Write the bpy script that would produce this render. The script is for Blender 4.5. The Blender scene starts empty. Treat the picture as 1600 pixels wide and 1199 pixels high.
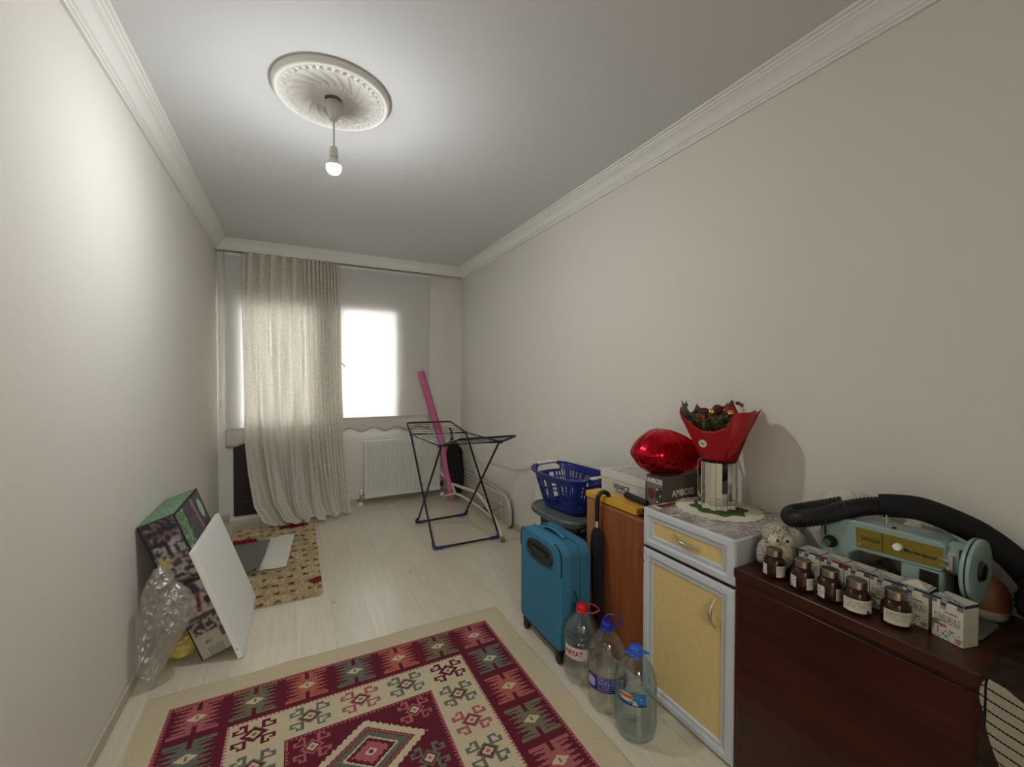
import bpy, bmesh, math, random
from mathutils import Vector, Matrix, noise
random.seed(7)
PI = math.pi
scene = bpy.context.scene
COL = scene.collection

# ------------------------------------------------------------------ camera
F_PX, YAW, PITCH, ROLL = 658.78, 0.47567, -0.01563, 0.00311
cam_d = bpy.data.cameras.new('camera')
cam_d.sensor_width = 36.0
cam_d.lens = F_PX / 1600 * 36.0
cam_d.clip_start = 0.02
cam = bpy.data.objects.new('camera', cam_d)
COL.objects.link(cam)
_F = Vector((math.sin(YAW)*math.cos(PITCH), math.cos(YAW)*math.cos(PITCH), math.sin(PITCH)))
_R0 = Vector((math.cos(YAW), -math.sin(YAW), 0)); _U0 = _R0.cross(_F)
_R = _R0*math.cos(ROLL) + _U0*math.sin(ROLL)
_U = -_R0*math.sin(ROLL) + _U0*math.cos(ROLL)
M = Matrix((( _R.x, _U.x, -_F.x, 0), (_R.y, _U.y, -_F.y, 0), (_R.z, _U.z, -_F.z, 1.4), (0, 0, 0, 1)))
cam.matrix_world = M
scene.camera = cam

# ------------------------------------------------------------------ world, exposure
world = bpy.data.worlds.new('daylight')
scene.world = world
world.use_nodes = True
_bg = world.node_tree.nodes['Background']
_bg.inputs[0].default_value = (0.93, 0.96, 1.0, 1)
_bg.inputs[1].default_value = 15.5
scene.view_settings.view_transform = 'Standard'
scene.view_settings.look = 'None'
scene.view_settings.gamma = 1.0
scene.view_settings.use_curve_mapping = False
scene.view_settings.exposure = 0.50
scene.cycles.transparent_max_bounces = 32
# unseen fill lamp added behind the camera to brighten the near side
fill_data = bpy.data.lights.new('added_fill_light', 'POINT')
fill_data.energy = 48.0
fill_data.shadow_soft_size = 0.16
fill_data.color = (1.0, 0.975, 0.94)
fill_lamp = bpy.data.objects.new('added_fill_light', fill_data)
fill_lamp.location = (0.25, -1.55, 2.15)
COL.objects.link(fill_lamp)
BULB_STRENGTH = 690.0
BULB_POS = (0.165, 2.13, 2.372)

# room dimensions
XL, XR, YB, YF, ZC = -0.656, 1.805, 4.88, -0.75, 2.68

# ------------------------------------------------------------------ helpers
def lin(c):
    def f(v):
        v /= 255.0
        return v/12.92 if v <= 0.04045 else ((v+0.055)/1.055)**2.4
    return (f(c[0]), f(c[1]), f(c[2]))

MATS = {}
def mat(name, rgb, rough=0.6, metal=0.0, bump=0.0, bscale=60.0, var=0.0, vscale=8.0, spec=0.5,
        stretch=(1, 1, 1), coat=0.0, trans=0.0, sheen=0.0, rgb2=None, ior=1.45, alpha=1.0):
    if name in MATS: return MATS[name]
    m = bpy.data.materials.new(name); m.use_nodes = True
    nt = m.node_tree; b = nt.nodes['Principled BSDF']
    c = lin(rgb)
    b.inputs['Base Color'].default_value = (*c, 1)
    b.inputs['Roughness'].default_value = rough
    b.inputs['Metallic'].default_value = metal
    b.inputs['Specular IOR Level'].default_value = spec
    b.inputs['Coat Weight'].default_value = coat
    b.inputs['Transmission Weight'].default_value = trans
    b.inputs['IOR'].default_value = ior
    b.inputs['Sheen Weight'].default_value = sheen
    b.inputs['Alpha'].default_value = alpha
    tc = None
    def coords():
        nonlocal tc
        if tc is None:
            t = nt.nodes.new('ShaderNodeTexCoord'); mp = nt.nodes.new('ShaderNodeMapping')
            mp.inputs['Scale'].default_value = stretch
            nt.links.new(t.outputs['Object'], mp.inputs[0]); tc = mp
        return tc.outputs[0]
    if var > 0 or rgb2:
        n = nt.nodes.new('ShaderNodeTexNoise'); n.inputs['Scale'].default_value = vscale
        n.inputs['Detail'].default_value = 4
        nt.links.new(coords(), n.inputs[0])
        r = nt.nodes.new('ShaderNodeValToRGB')
        if rgb2: c2 = lin(rgb2); c1 = c
        else:
            c1 = tuple(v*(1-var) for v in c); c2 = tuple(min(1, v*(1+var)) for v in c)
        r.color_ramp.elements[0].color = (*c1, 1); r.color_ramp.elements[1].color = (*c2, 1)
        r.color_ramp.elements[0].position = 0.35; r.color_ramp.elements[1].position = 0.65
        nt.links.new(n.outputs['Fac'], r.inputs[0]); nt.links.new(r.outputs[0], b.inputs['Base Color'])
    if bump > 0:
        n = nt.nodes.new('ShaderNodeTexNoise'); n.inputs['Scale'].default_value = bscale
        n.inputs['Detail'].default_value = 3
        nt.links.new(coords(), n.inputs[0])
        bp = nt.nodes.new('ShaderNodeBump'); bp.inputs['Strength'].default_value = bump
        bp.inputs['Distance'].default_value = 0.01
        nt.links.new(n.outputs['Fac'], bp.inputs['Height']); nt.links.new(bp.outputs[0], b.inputs['Normal'])
    MATS[name] = m
    return m

def painted_mat(name, rough=0.6, bump=0.0, bscale=200, spec=0.4):
    """colour comes from the mesh's own colour attribute (printed / woven pattern)"""
    if name in MATS: return MATS[name]
    m = mat(name, (200, 200, 200), rough=rough, bump=bump, bscale=bscale, spec=spec)
    nt = m.node_tree
    a = nt.nodes.new('ShaderNodeAttribute'); a.attribute_name = 'Col'
    nt.links.new(a.outputs['Color'], nt.nodes['Principled BSDF'].inputs['Base Color'])
    return m

def sheer(name, rgb, opac=0.6, transl=0.5, pattern=None, var=0.3, gloss=0.0):
    """thin cloth / film: part see-through, part diffuse, part translucent"""
    if name in MATS: return MATS[name]
    m = bpy.data.materials.new(name); m.use_nodes = True
    nt = m.node_tree; nt.nodes.clear()
    out = nt.nodes.new('ShaderNodeOutputMaterial')
    d = nt.nodes.new('ShaderNodeBsdfDiffuse'); t = nt.nodes.new('ShaderNodeBsdfTranslucent')
    tr = nt.nodes.new('ShaderNodeBsdfTransparent')
    c = (*lin(rgb), 1)
    d.inputs[0].default_value = c; t.inputs[0].default_value = c
    m1 = nt.nodes.new('ShaderNodeMixShader'); m1.inputs[0].default_value = transl
    nt.links.new(d.outputs[0], m1.inputs[1]); nt.links.new(t.outputs[0], m1.inputs[2])
    last = m1
    if gloss > 0:
        g = nt.nodes.new('ShaderNodeBsdfGlossy'); g.inputs['Roughness'].default_value = 0.25
        mg = nt.nodes.new('ShaderNodeMixShader'); mg.inputs[0].default_value = gloss
        nt.links.new(m1.outputs[0], mg.inputs[1]); nt.links.new(g.outputs[0], mg.inputs[2]); last = mg
    m2 = nt.nodes.new('ShaderNodeMixShader'); m2.inputs[0].default_value = opac
    nt.links.new(tr.outputs[0], m2.inputs[1]); nt.links.new(last.outputs[0], m2.inputs[2])
    if pattern:
        tc = nt.nodes.new('ShaderNodeUVMap')
        mp = nt.nodes.new('ShaderNodeMapping'); mp.inputs['Scale'].default_value = (1, 1, 1)
        nt.links.new(tc.outputs[0], mp.inputs[0])
        v = nt.nodes.new('ShaderNodeTexVoronoi'); v.inputs['Scale'].default_value = pattern
        v.inputs['Randomness'].default_value = 0.55
        nt.links.new(mp.outputs[0], v.inputs[0])
        w = nt.nodes.new('ShaderNodeTexNoise'); w.inputs['Scale'].default_value = pattern*0.9
        w.inputs['Detail'].default_value = 6
        nt.links.new(mp.outputs[0], w.inputs[0])
        ad = nt.nodes.new('ShaderNodeMath'); ad.operation = 'ADD'
        nt.links.new(v.outputs['Distance'], ad.inputs[0]); nt.links.new(w.outputs['Fac'], ad.inputs[1])
        mr = nt.nodes.new('ShaderNodeMapRange')
        mr.inputs['From Min'].default_value = 0.75; mr.inputs['From Max'].default_value = 1.15
        mr.inputs['To Min'].default_value = opac-var; mr.inputs['To Max'].default_value = min(1, opac+var*0.7)
        nt.links.new(ad.outputs[0], mr.inputs['Value'])
        # doubled / single cloth in the gathers: streaks running down the pleats
        mp3 = nt.nodes.new('ShaderNodeMapping'); mp3.inputs['Scale'].default_value = (26, 0.35, 1)
        nt.links.new(tc.outputs[0], mp3.inputs[0])
        st = nt.nodes.new('ShaderNodeTexNoise'); st.inputs['Scale'].default_value = 1.0; st.inputs['Detail'].default_value = 1.5
        nt.links.new(mp3.outputs[0], st.inputs[0])
        sr = nt.nodes.new('ShaderNodeMapRange'); sr.inputs['From Min'].default_value = 0.60; sr.inputs['From Max'].default_value = 0.68
        sr.inputs['To Min'].default_value = 0.0; sr.inputs['To Max'].default_value = 0.30
        nt.links.new(st.outputs['Fac'], sr.inputs['Value'])
        sb = nt.nodes.new('ShaderNodeMath'); sb.operation = 'SUBTRACT'; sb.use_clamp = True
        nt.links.new(mr.outputs[0], sb.inputs[0]); nt.links.new(sr.outputs[0], sb.inputs[1])
        nt.links.new(sb.outputs[0], m2.inputs[0])
    nt.links.new(m2.outputs[0], out.inputs[0])
    MATS[name] = m
    return m

def glassy(name, rgb=(255, 255, 255), gloss=0.12, rough=0.03, tint=0.95):
    """thin clear pane or bottle wall"""
    if name in MATS: return MATS[name]
    m = bpy.data.materials.new(name); m.use_nodes = True
    nt = m.node_tree; nt.nodes.clear()
    out = nt.nodes.new('ShaderNodeOutputMaterial')
    tr = nt.nodes.new('ShaderNodeBsdfTransparent'); c = lin(rgb)
    tr.inputs[0].default_value = (c[0]*tint, c[1]*tint, c[2]*tint, 1)
    g = nt.nodes.new('ShaderNodeBsdfGlossy'); g.inputs['Roughness'].default_value = rough
    fr = nt.nodes.new('ShaderNodeLayerWeight'); fr.inputs[0].default_value = 0.18
    ad = nt.nodes.new('ShaderNodeMath'); ad.operation = 'MULTIPLY_ADD'; ad.inputs[1].default_value = 0.45; ad.inputs[2].default_value = gloss
    nt.links.new(fr.outputs['Facing'], ad.inputs[0])
    mx = nt.nodes.new('ShaderNodeMixShader')
    nt.links.new(ad.outputs[0], mx.inputs[0]); nt.links.new(tr.outputs[0], mx.inputs[1]); nt.links.new(g.outputs[0], mx.inputs[2])
    nt.links.new(mx.outputs[0], out.inputs[0])
    MATS[name] = m
    return m

def thing(name, label, cat, loc=(0, 0, 0), rz=0, group=None, rot=None):
    o = bpy.data.objects.new(name, None); COL.objects.link(o)
    o.empty_display_size = 0.05
    o.location = loc; o.rotation_euler = rot if rot else (0, 0, rz)
    o['label'] = label; o['category'] = cat
    if group: o['group'] = group
    return o
def tag(o, label, cat, group=None, kind=None):
    o['label'] = label; o['category'] = cat
    if group: o['group'] = group
    if kind: o['kind'] = kind
    return o
def struct(o):
    o['kind'] = 'structure'; return o

def root_mat(o):
    m = Matrix.Identity(4); q = o
    while q is not None:
        m = Matrix.LocRotScale(q.location, q.rotation_euler, q.scale) @ m
        q = q.parent
    return m

class MB:
    def __init__(s): s.v = []; s.f = []; s.m = []; s.uv = {}
    def add(s, vs, fs, mi=0):
        b = len(s.v); s.v += [tuple(v) for v in vs]
        for f in fs: s.f.append(tuple(i+b for i in f)); s.m.append(mi)
        return s
    def box(s, c, d, R=None, mi=0):
        x, y, z = d[0]/2, d[1]/2, d[2]/2
        vs = [Vector((sx*x, sy*y, sz*z)) for sz in (-1, 1) for sy in (-1, 1) for sx in (-1, 1)]
        if R is not None: vs = [R @ v for v in vs]
        vs = [v+Vector(c) for v in vs]
        return s.add(vs, [(0, 2, 3, 1), (4, 5, 7, 6), (0, 1, 5, 4), (2, 6, 7, 3), (0, 4, 6, 2), (1, 3, 7, 5)], mi)
    def bb(s, x0, x1, y0, y1, z0, z1, mi=0):
        return s.box(((x0+x1)/2, (y0+y1)/2, (z0+z1)/2), (abs(x1-x0), abs(y1-y0), abs(z1-z0)), mi=mi)
    def tube(s, pts, r, n=10, closed=False, mi=0, caps=True):
        P = [Vector(p) for p in pts]; k = len(P)
        rad = r if isinstance(r, (list, tuple)) else [r]*k
        T = []
        for i in range(k):
            if closed: t = P[(i+1) % k]-P[i-1]
            elif i == 0: t = P[1]-P[0]
            elif i == k-1: t = P[-1]-P[-2]
            else: t = (P[i+1]-P[i]).normalized()+(P[i]-P[i-1]).normalized()
            T.append(t.normalized())
        up = Vector((0, 0, 1)) if abs(T[0].z) < 0.9 else Vector((1, 0, 0))
        a = T[0].cross(up).normalized()
        vs = []
        for i in range(k):
            a = (a - T[i]*a.dot(T[i]))
            a = a.normalized() if a.length > 1e-6 else T[i].orthogonal().normalized()
            b = T[i].cross(a)
            for j in range(n):
                an = 2*PI*j/n
                vs.append(P[i]+(a*math.cos(an)+b*math.sin(an))*rad[i])
        fs = []
        for i in range(k if closed else k-1):
            for j in range(n):
                i2 = (i+1) % k; j2 = (j+1) % n
                fs.append((i*n+j, i*n+j2, i2*n+j2, i2*n+j))
        if caps and not closed:
            fs.append(tuple(reversed(range(n)))); fs.append(tuple((k-1)*n+j for j in range(n)))
        return s.add(vs, fs, mi)
    def lathe(s, prof, n=32, c=(0, 0, 0), R=None, mi=0, ripple=None, caps=True):
        vs = []
        for r, z in prof:
            for j in range(n):
                an = 2*PI*j/n; rr = r
                if ripple: rr = r*ripple(an, z)
                v = Vector((rr*math.cos(an), rr*math.sin(an), z))
                if R is not None: v = R @ v
                vs.append(v+Vector(c))
        fs = []
        for i in range(len(prof)-1):
            for j in range(n):
                j2 = (j+1) % n
                fs.append((i*n+j, i*n+j2, (i+1)*n+j2, (i+1)*n+j))
        if caps:
            if prof[0][0] > 1e-5: fs.append(tuple(reversed(range(n))))
            if prof[-1][0] > 1e-5: fs.append(tuple((len(prof)-1)*n+j for j in range(n)))
        return s.add(vs, fs, mi)
    def sphere(s, c, r, n=16, k=10, R=None, mi=0, fn=None):
        sc = r if isinstance(r, (list, tuple)) else (r, r, r)
        vs = []
        for i in range(k+1):
            ph = PI*i/k
            for j in range(n):
                an = 2*PI*j/n
                d = Vector((math.sin(ph)*math.cos(an), math.sin(ph)*math.sin(an), math.cos(ph)))
                q = 1.0 if fn is None else fn(d)
                v = Vector((d.x*sc[0]*q, d.y*sc[1]*q, d.z*sc[2]*q))
                if R is not None: v = R @ v
                vs.append(v+Vector(c))
        fs = [(i*n+j, (i+1)*n+j, (i+1)*n+(j+1) % n, i*n+(j+1) % n) for i in range(k) for j in range(n)]
        return s.add(vs, fs, mi)
    def grid(s, fn, nu, nv, mi=0, flip=False, uvs=None):
        b = len(s.v)
        vs = [fn(i/nu, j/nv) for j in range(nv+1) for i in range(nu+1)]
        fs = []
        for j in range(nv):
            for i in range(nu):
                a = j*(nu+1)+i
                q = (a, a+1, a+nu+2, a+nu+1)
                fs.append(tuple(reversed(q)) if flip else q)
        if uvs:
            for j in range(nv+1):
                for i in range(nu+1): s.uv[b+j*(nu+1)+i] = uvs(i/nu, j/nv)
        return s.add(vs, fs, mi)
    def prism(s, poly, mapf, t, mi=0):
        """poly: 2D outline; mapf(u,v,w)->point; thickness t along w"""
        n = len(poly)
        vs = [mapf(u, v, 0) for u, v in poly]+[mapf(u, v, t) for u, v in poly]
        fs = [tuple(reversed(range(n))), tuple(range(n, 2*n))]+[(i, (i+1) % n, n+(i+1) % n, n+i) for i in range(n)]
        return s.add(vs, fs, mi)
    def frame(s, corner_fn, prof, mi=0, close=False):
        """prof: list of (inset, height); corner_fn(inset,height)->4 corner points"""
        b = []
        for ins, h in prof: b.append([Vector(p) for p in corner_fn(ins, h)])
        vs = [p for q in b for p in q]; fs = []
        for i in range(len(prof)-1):
            for j in range(4):
                j2 = (j+1) % 4
                fs.append((i*4+j, i*4+j2, (i+1)*4+j2, (i+1)*4+j))
        if close: fs.append(tuple((len(prof)-1)*4+j for j in range(4)))
        return s.add(vs, fs, mi)
    def build(s, name, m, parent=None, world=True, smooth=True, bevel=0, segs=2, solid=0, ang=35, fix=True, sub=0, cols=None):
        me = bpy.data.meshes.new(name)
        vs = s.v
        if parent is not None and world:
            inv = root_mat(parent).inverted()
            vs = [tuple(inv @ Vector(v)) for v in vs]
        me.from_pydata(vs, [], s.f)
        ms = m if isinstance(m, (list, tuple)) else [m]
        for q in ms: me.materials.append(q)
        if len(ms) > 1: me.polygons.foreach_set('material_index', s.m)
        if s.uv:
            ul = me.uv_layers.new(name='UVMap')
            for lp in me.loops: ul.data[lp.index].uv = s.uv.get(lp.vertex_index, (0, 0))
        if cols:
            at = me.color_attributes.new('Col', 'FLOAT_COLOR', 'CORNER')
            buf = []
            for p, c in zip(me.polygons, cols):
                cc = (*lin(c), 1.0)
                buf.extend(cc*p.loop_total)
            at.data.foreach_set('color', buf)
        if fix and not cols:
            bm = bmesh.new(); bm.from_mesh(me)
            bmesh.ops.remove_doubles(bm, verts=bm.verts, dist=1e-6)
            bmesh.ops.recalc_face_normals(bm, faces=bm.faces)
            bm.to_mesh(me); bm.free()
        if smooth:
            me.polygons.foreach_set('use_smooth', [True]*len(me.polygons))
            me.set_sharp_from_angle(angle=math.radians(ang))
        me.update()
        o = bpy.data.objects.new(name, me); COL.objects.link(o)
        if parent is not None: o.parent = parent
        if bevel:
            md = o.modifiers.new('bevel', 'BEVEL'); md.width = bevel; md.segments = segs; md.limit_method = 'ANGLE'
            md.angle_limit = math.radians(40)
        if solid:
            md = o.modifiers.new('thick', 'SOLIDIFY'); md.thickness = solid; md.offset = 0
        if sub:
            md = o.modifiers.new('sub', 'SUBSURF'); md.levels = sub; md.render_levels = sub
        return o

def paint_quad(name, o, ux, uy, w, h, nx, ny, fn, parent, m=None, world=True, thick=0.0006):
    """flat printed sheet: fn(s,t) with s,t in 0..1 gives an sRGB colour"""
    o = Vector(o); ux = Vector(ux).normalized(); uy = Vector(uy).normalized(); nrm = ux.cross(uy)
    mb = MB()
    vs = []; fs = []; cols = []
    for j in range(ny+1):
        for i in range(nx+1): vs.append(o+ux*(w*i/nx)+uy*(h*j/ny)+nrm*thick)
    for j in range(ny):
        for i in range(nx):
            a = j*(nx+1)+i; fs.append((a, a+1, a+nx+2, a+nx+1)); cols.append(fn((i+.5)/nx, (j+.5)/ny))
    mb.add(vs, fs)
    return mb.build(name, m or painted_mat('printed_card'), parent, world=world, smooth=False, cols=cols)

def text(name, body, size, o, right, up, m, parent, thick=0.0006, world=True, bold=0.0, squash=1.0, align='LEFT', wrapfn=None):
    cu = bpy.data.curves.new('lettering', 'FONT'); cu.body = body; cu.size = size; cu.align_x = align
    cu.offset = bold; cu.extrude = thick
    cu.resolution_u = 3
    to = bpy.data.objects.new('lettering', cu); COL.objects.link(to)
    dg = bpy.context.evaluated_depsgraph_get()
    me = bpy.data.meshes.new_from_object(to.evaluated_get(dg))
    right = Vector(right).normalized(); up = Vector(up).normalized(); nrm = right.cross(up)
    vs = [v.co.copy() for v in me.vertices]; fs = [tuple(p.vertices) for p in me.polygons]
    bpy.data.objects.remove(to); bpy.data.curves.remove(cu); bpy.data.meshes.remove(me)
    if wrapfn: out = [wrapfn(v.x*squash, v.y, v.z) for v in vs]
    else: out = [Vector(o)+right*(v.x*squash)+up*v.y+nrm*(v.z+thick) for v in vs]
    mb = MB(); mb.add(out, fs)
    return mb.build(name, m, parent, world=world, smooth=False, fix=False)

def Rz(a): return Matrix.Rotation(a, 3, 'Z')
def Rx(a): return Matrix.Rotation(a, 3, 'X')
def Ry(a): return Matrix.Rotation(a, 3, 'Y')
def lerp(a, b, t): return a+(b-a)*t
def smoothpath(pts, n=8):
    P = [Vector(p) for p in pts]; out = []
    for i in range(len(P)-1):
        p0 = P[max(0, i-1)]; p1 = P[i]; p2 = P[i+1]; p3 = P[min(len(P)-1, i+2)]
        for k in range(n):
            t = k/n
            out.append(0.5*((2*p1)+(p2-p0)*t+(2*p0-5*p1+4*p2-p3)*t*t+(3*p1-p0-3*p2+p3)*t**3))
    out.append(P[-1]); return out
def table(rows, v):
    for a, b in zip(rows, rows[1:]):
        if v <= b[0]:
            t = (v-a[0])/(b[0]-a[0]); return [lerp(p, q, t) for p, q in zip(a[1:], b[1:])]
    return list(rows[-1][1:])
def nz(x, y, z=0.0, s=1.0): return noise.noise(Vector((x*s, y*s, z*s)))

# ------------------------------------------------------------------ materials
WALL = mat('wall_paint', (222, 218, 208), 0.85, bump=0.12, bscale=180, spec=0.2)
CEIL = mat('ceiling_paint', (214, 214, 215), 0.9, bump=0.05, bscale=120, spec=0.2)
PLASTER = mat('white_plaster', (230, 228, 223), 0.7, bump=0.04, bscale=90, spec=0.25)
PVC = mat('white_pvc', (226, 226, 222), 0.35)
WOODDARK = mat('mahogany', (66, 26, 16), 0.28, rgb2=(42, 15, 10), vscale=3.5, stretch=(1, 0.6, 6), spec=0.5, bump=0.03, bscale=30)
WOODTOP = mat('mahogany_top', (74, 36, 22), 0.3, rgb2=(52, 24, 15), vscale=5, stretch=(5, 1, 1), spec=0.5)
BLACK = mat('black_plastic', (20, 20, 22), 0.4)
BLACKFAB = mat('black_fabric', (14, 14, 16), 0.8, bump=0.3, bscale=120)
CHROME = mat('chrome', (200, 198, 192), 0.2, metal=1.0)
STEEL = mat('brushed_steel', (150, 143, 132), 0.35, metal=1.0)
SILVERFRAME = mat('pearl_white_foil', (196, 200, 206), 0.35, bump=0.06, bscale=150, spec=0.5)
CREAM = mat('cream_panel', (212, 188, 128), 0.5, var=0.04, vscale=60, bump=0.03, bscale=200)
WHITE = mat('white_lacquer', (242, 242, 238), 0.4)
PAINT = painted_mat('printed_card')

# ------------------------------------------------------------------ the room
def floor_material():
    m = bpy.data.materials.new('laminate_floor'); m.use_nodes = True
    nt = m.node_tree; b = nt.nodes['Principled BSDF']
    b.inputs['Roughness'].default_value = 0.24; b.inputs['Specular IOR Level'].default_value = 0.6
    tc = nt.nodes.new('ShaderNodeTexCoord')
    mp = nt.nodes.new('ShaderNodeMapping'); mp.inputs['Rotation'].default_value = (0, 0, PI/2)
    nt.links.new(tc.outputs['Object'], mp.inputs[0])
    br = nt.nodes.new('ShaderNodeTexBrick')
    br.inputs['Scale'].default_value = 1.0; br.inputs['Brick Width'].default_value = 1.25
    br.inputs['Row Height'].default_value = 0.19; br.inputs['Mortar Size'].default_value = 0.0018
    br.inputs['Mortar Smooth'].default_value = 0.4
    br.inputs['Color1'].default_value = (*lin((216, 207, 188)), 1); br.inputs['Color2'].default_value = (*lin((209, 200, 181)), 1)
    br.inputs['Mortar'].default_value = (*lin((196, 186, 166)), 1)
    nt.links.new(mp.outputs[0], br.inputs[0])
    mp2 = nt.nodes.new('ShaderNodeMapping'); mp2.inputs['Scale'].default_value = (22, 1.6, 1)
    nt.links.new(tc.outputs['Object'], mp2.inputs[0])
    n = nt.nodes.new('ShaderNodeTexNoise'); n.inputs['Scale'].default_value = 2.0; n.inputs['Detail'].default_value = 6
    nt.links.new(mp2.outputs[0], n.inputs[0])
    mx = nt.nodes.new('ShaderNodeMix'); mx.data_type = 'RGBA'; mx.blend_type = 'MULTIPLY'; mx.inputs[0].default_value = 0.4
    rp = nt.nodes.new('ShaderNodeValToRGB'); rp.color_ramp.elements[0].position = 0.3; rp.color_ramp.elements[1].position = 0.75
    rp.color_ramp.elements[0].color = (0.72, 0.68, 0.62, 1); rp.color_ramp.elements[1].color = (1, 1, 1, 1)
    nt.links.new(n.outputs['Fac'], rp.inputs[0])
    nt.links.new(br.outputs['Color'], mx.inputs[6]); nt.links.new(rp.outputs[0], mx.inputs[7])
    # knots
    vo = nt.nodes.new('ShaderNodeTexVoronoi'); vo.inputs['Scale'].default_value = 2.6
    mp3 = nt.nodes.new('ShaderNodeMapping'); mp3.inputs['Scale'].default_value = (1.4, 0.8, 1)
    nt.links.new(tc.outputs['Object'], mp3.inputs[0]); nt.links.new(mp3.outputs[0], vo.inputs[0])
    kr = nt.nodes.new('ShaderNodeValToRGB'); kr.color_ramp.elements[0].position = 0.02; kr.color_ramp.elements[1].position = 0.075
    kr.color_ramp.elements[0].color = (0.6, 0.52, 0.42, 1); kr.color_ramp.elements[1].color = (1, 1, 1, 1)
    nt.links.new(vo.outputs['Distance'], kr.inputs[0])
    m3 = nt.nodes.new('ShaderNodeMix'); m3.data_type = 'RGBA'; m3.blend_type = 'MULTIPLY'; m3.inputs[0].default_value = 0.7
    nt.links.new(mx.outputs[2], m3.inputs[6]); nt.links.new(kr.outputs[0], m3.inputs[7])
    nt.links.new(m3.outputs[2], b.inputs['Base Color'])
    bp = nt.nodes.new('ShaderNodeBump'); bp.inputs['Strength'].default_value = 0.08; bp.inputs['Distance'].default_value = 0.01
    nt.links.new(n.outputs['Fac'], bp.inputs['Height']); nt.links.new(bp.outputs[0], b.inputs['Normal'])
    return m

struct(MB().bb(XL-0.15, XR+0.15, YF-0.15, YB+0.15, -0.1, 0).build('floor', floor_material(), smooth=False))
struct(MB().bb(XL-0.15, XR+0.15, YF-0.15, YB+0.15, ZC, ZC+0.12).build('ceiling', CEIL, smooth=False))
struct(MB().bb(XL-0.15, XL, YF-0.15, YB+0.15, 0, ZC).build('wall_left', WALL, smooth=False))
struct(MB().bb(XR, XR+0.15, YF-0.15, YB+0.15, 0, ZC).build('wall_right', WALL, smooth=False))
wf = MB(); HX0, HX1, HZ = -0.42, 0.62, 2.12       # unseen doorway added behind the camera to let the fill light in
wf.bb(XL, HX0, YF-0.15, YF, 0, ZC); wf.bb(HX1, XR, YF-0.15, YF, 0, ZC); wf.bb(HX0, HX1, YF-0.15, YF, HZ, ZC)
struct(wf.build('wall_front', WALL, smooth=False))
hl = MB(); hl.bb(-0.9, -0.8, -2.4, YF-0.15, 0, 2.5); hl.bb(1.3, 1.4, -2.4, YF-0.15, 0, 2.5); hl.bb(-0.9, 1.4, -2.5, -2.4, 0, 2.5)
hl.bb(-0.9, 1.4, -2.5, YF-0.15, 2.5, 2.6); hl.bb(-0.9, 1.4, -2.5, YF-0.15, -0.1, 0.0)
struct(hl.build('wall_added_hall', WALL, smooth=False))  # hall added out of view to enclose the fill lamp
# back wall with a balcony door opening and a window opening
DX0, DX1, DZ0, DZ1 = -0.545, 0.30, 0.025, 2.19
WX0, WX1, WZ0, WZ1 = 0.37, 1.09, 0.86, 2.19
wb = MB()
wb.bb(XL, DX0, YB, YB+0.15, 0, ZC); wb.bb(DX0, DX1, YB, YB+0.15, 0, DZ0); wb.bb(DX0, DX1, YB, YB+0.15, DZ1, ZC)
wb.bb(DX1, WX0, YB, YB+0.15, 0, ZC); wb.bb(WX0, WX1, YB, YB+0.15, 0, WZ0); wb.bb(WX0, WX1, YB, YB+0.15, WZ1, ZC)
wb.bb(WX1, XR, YB, YB+0.15, 0, ZC)
struct(wb.build('wall_back', WALL, smooth=False))

GLASS = glassy('window_glass', (250, 252, 255), gloss=0.02)
def rect_frame(mb, x0, x1, z0, z1, y0, y1, w):
    mb.bb(x0, x0+w, y0, y1, z0, z1); mb.bb(x1-w, x1, y0, y1, z0, z1)
    mb.bb(x0+w, x1-w, y0, y1, z0, z0+w); mb.bb(x0+w, x1-w, y0, y1, z1-w, z1)
wn = MB(); rect_frame(wn, WX0, WX1, WZ0, WZ1, YB-0.004, YB+0.05, 0.075)
wo = struct(wn.build('window_1', PVC, bevel=0.004))
MB().bb(WX0+0.07, WX1-0.07, YB+0.010, YB+0.016, WZ0+0.07, WZ1-0.07).build('pane', GLASS, wo, smooth=False)
MB().bb(WX0-0.02, WX1+0.02, YB-0.008, YB+0.02, WZ0-0.02, WZ0-0.001).build('window_sill', PLASTER, wo, bevel=0.003)
dn = MB(); rect_frame(dn, DX0, DX1, DZ0, DZ1, YB-0.002, YB+0.06, 0.085)
dn.bb(DX0+0.085, DX1-0.085, YB-0.002, YB+0.06, 0.80, 0.90)
do = struct(dn.build('door_1', PVC, bevel=0.004))
MB().bb(DX0+0.08, DX1-0.08, YB+0.012, YB+0.018, 0.89, DZ1-0.08).build('pane', GLASS, do, smooth=False)
DARKPANEL = mat('dark_brown_panel', (44, 30, 30), 0.5, bump=0.05)
dp = MB(); dp.bb(DX0+0.01, DX1-0.03, YB-0.012, YB+0.02, 0.03, 0.80)
dpo = dp.build('lower_panel', DARKPANEL, do, bevel=0.003)
MB().bb(DX0+0.07, DX1-0.1, YB-0.02, YB-0.012, 0.16, 0.18).build('panel_moulding', mat('dark_brown_bead', (60, 44, 42), 0.45), do, bevel=0.003)
MB().bb(DX1-0.07, DX1-0.045, YB-0.022, YB-0.003, 1.05, 1.2).build('handle', PVC, do, bevel=0.004)
struct(MB().bb(DX0-0.02, DX1+0.03, YB-0.045, YB+0.02, 0, 0.022).build('trim_5', PLASTER, bevel=0.004))

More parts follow.
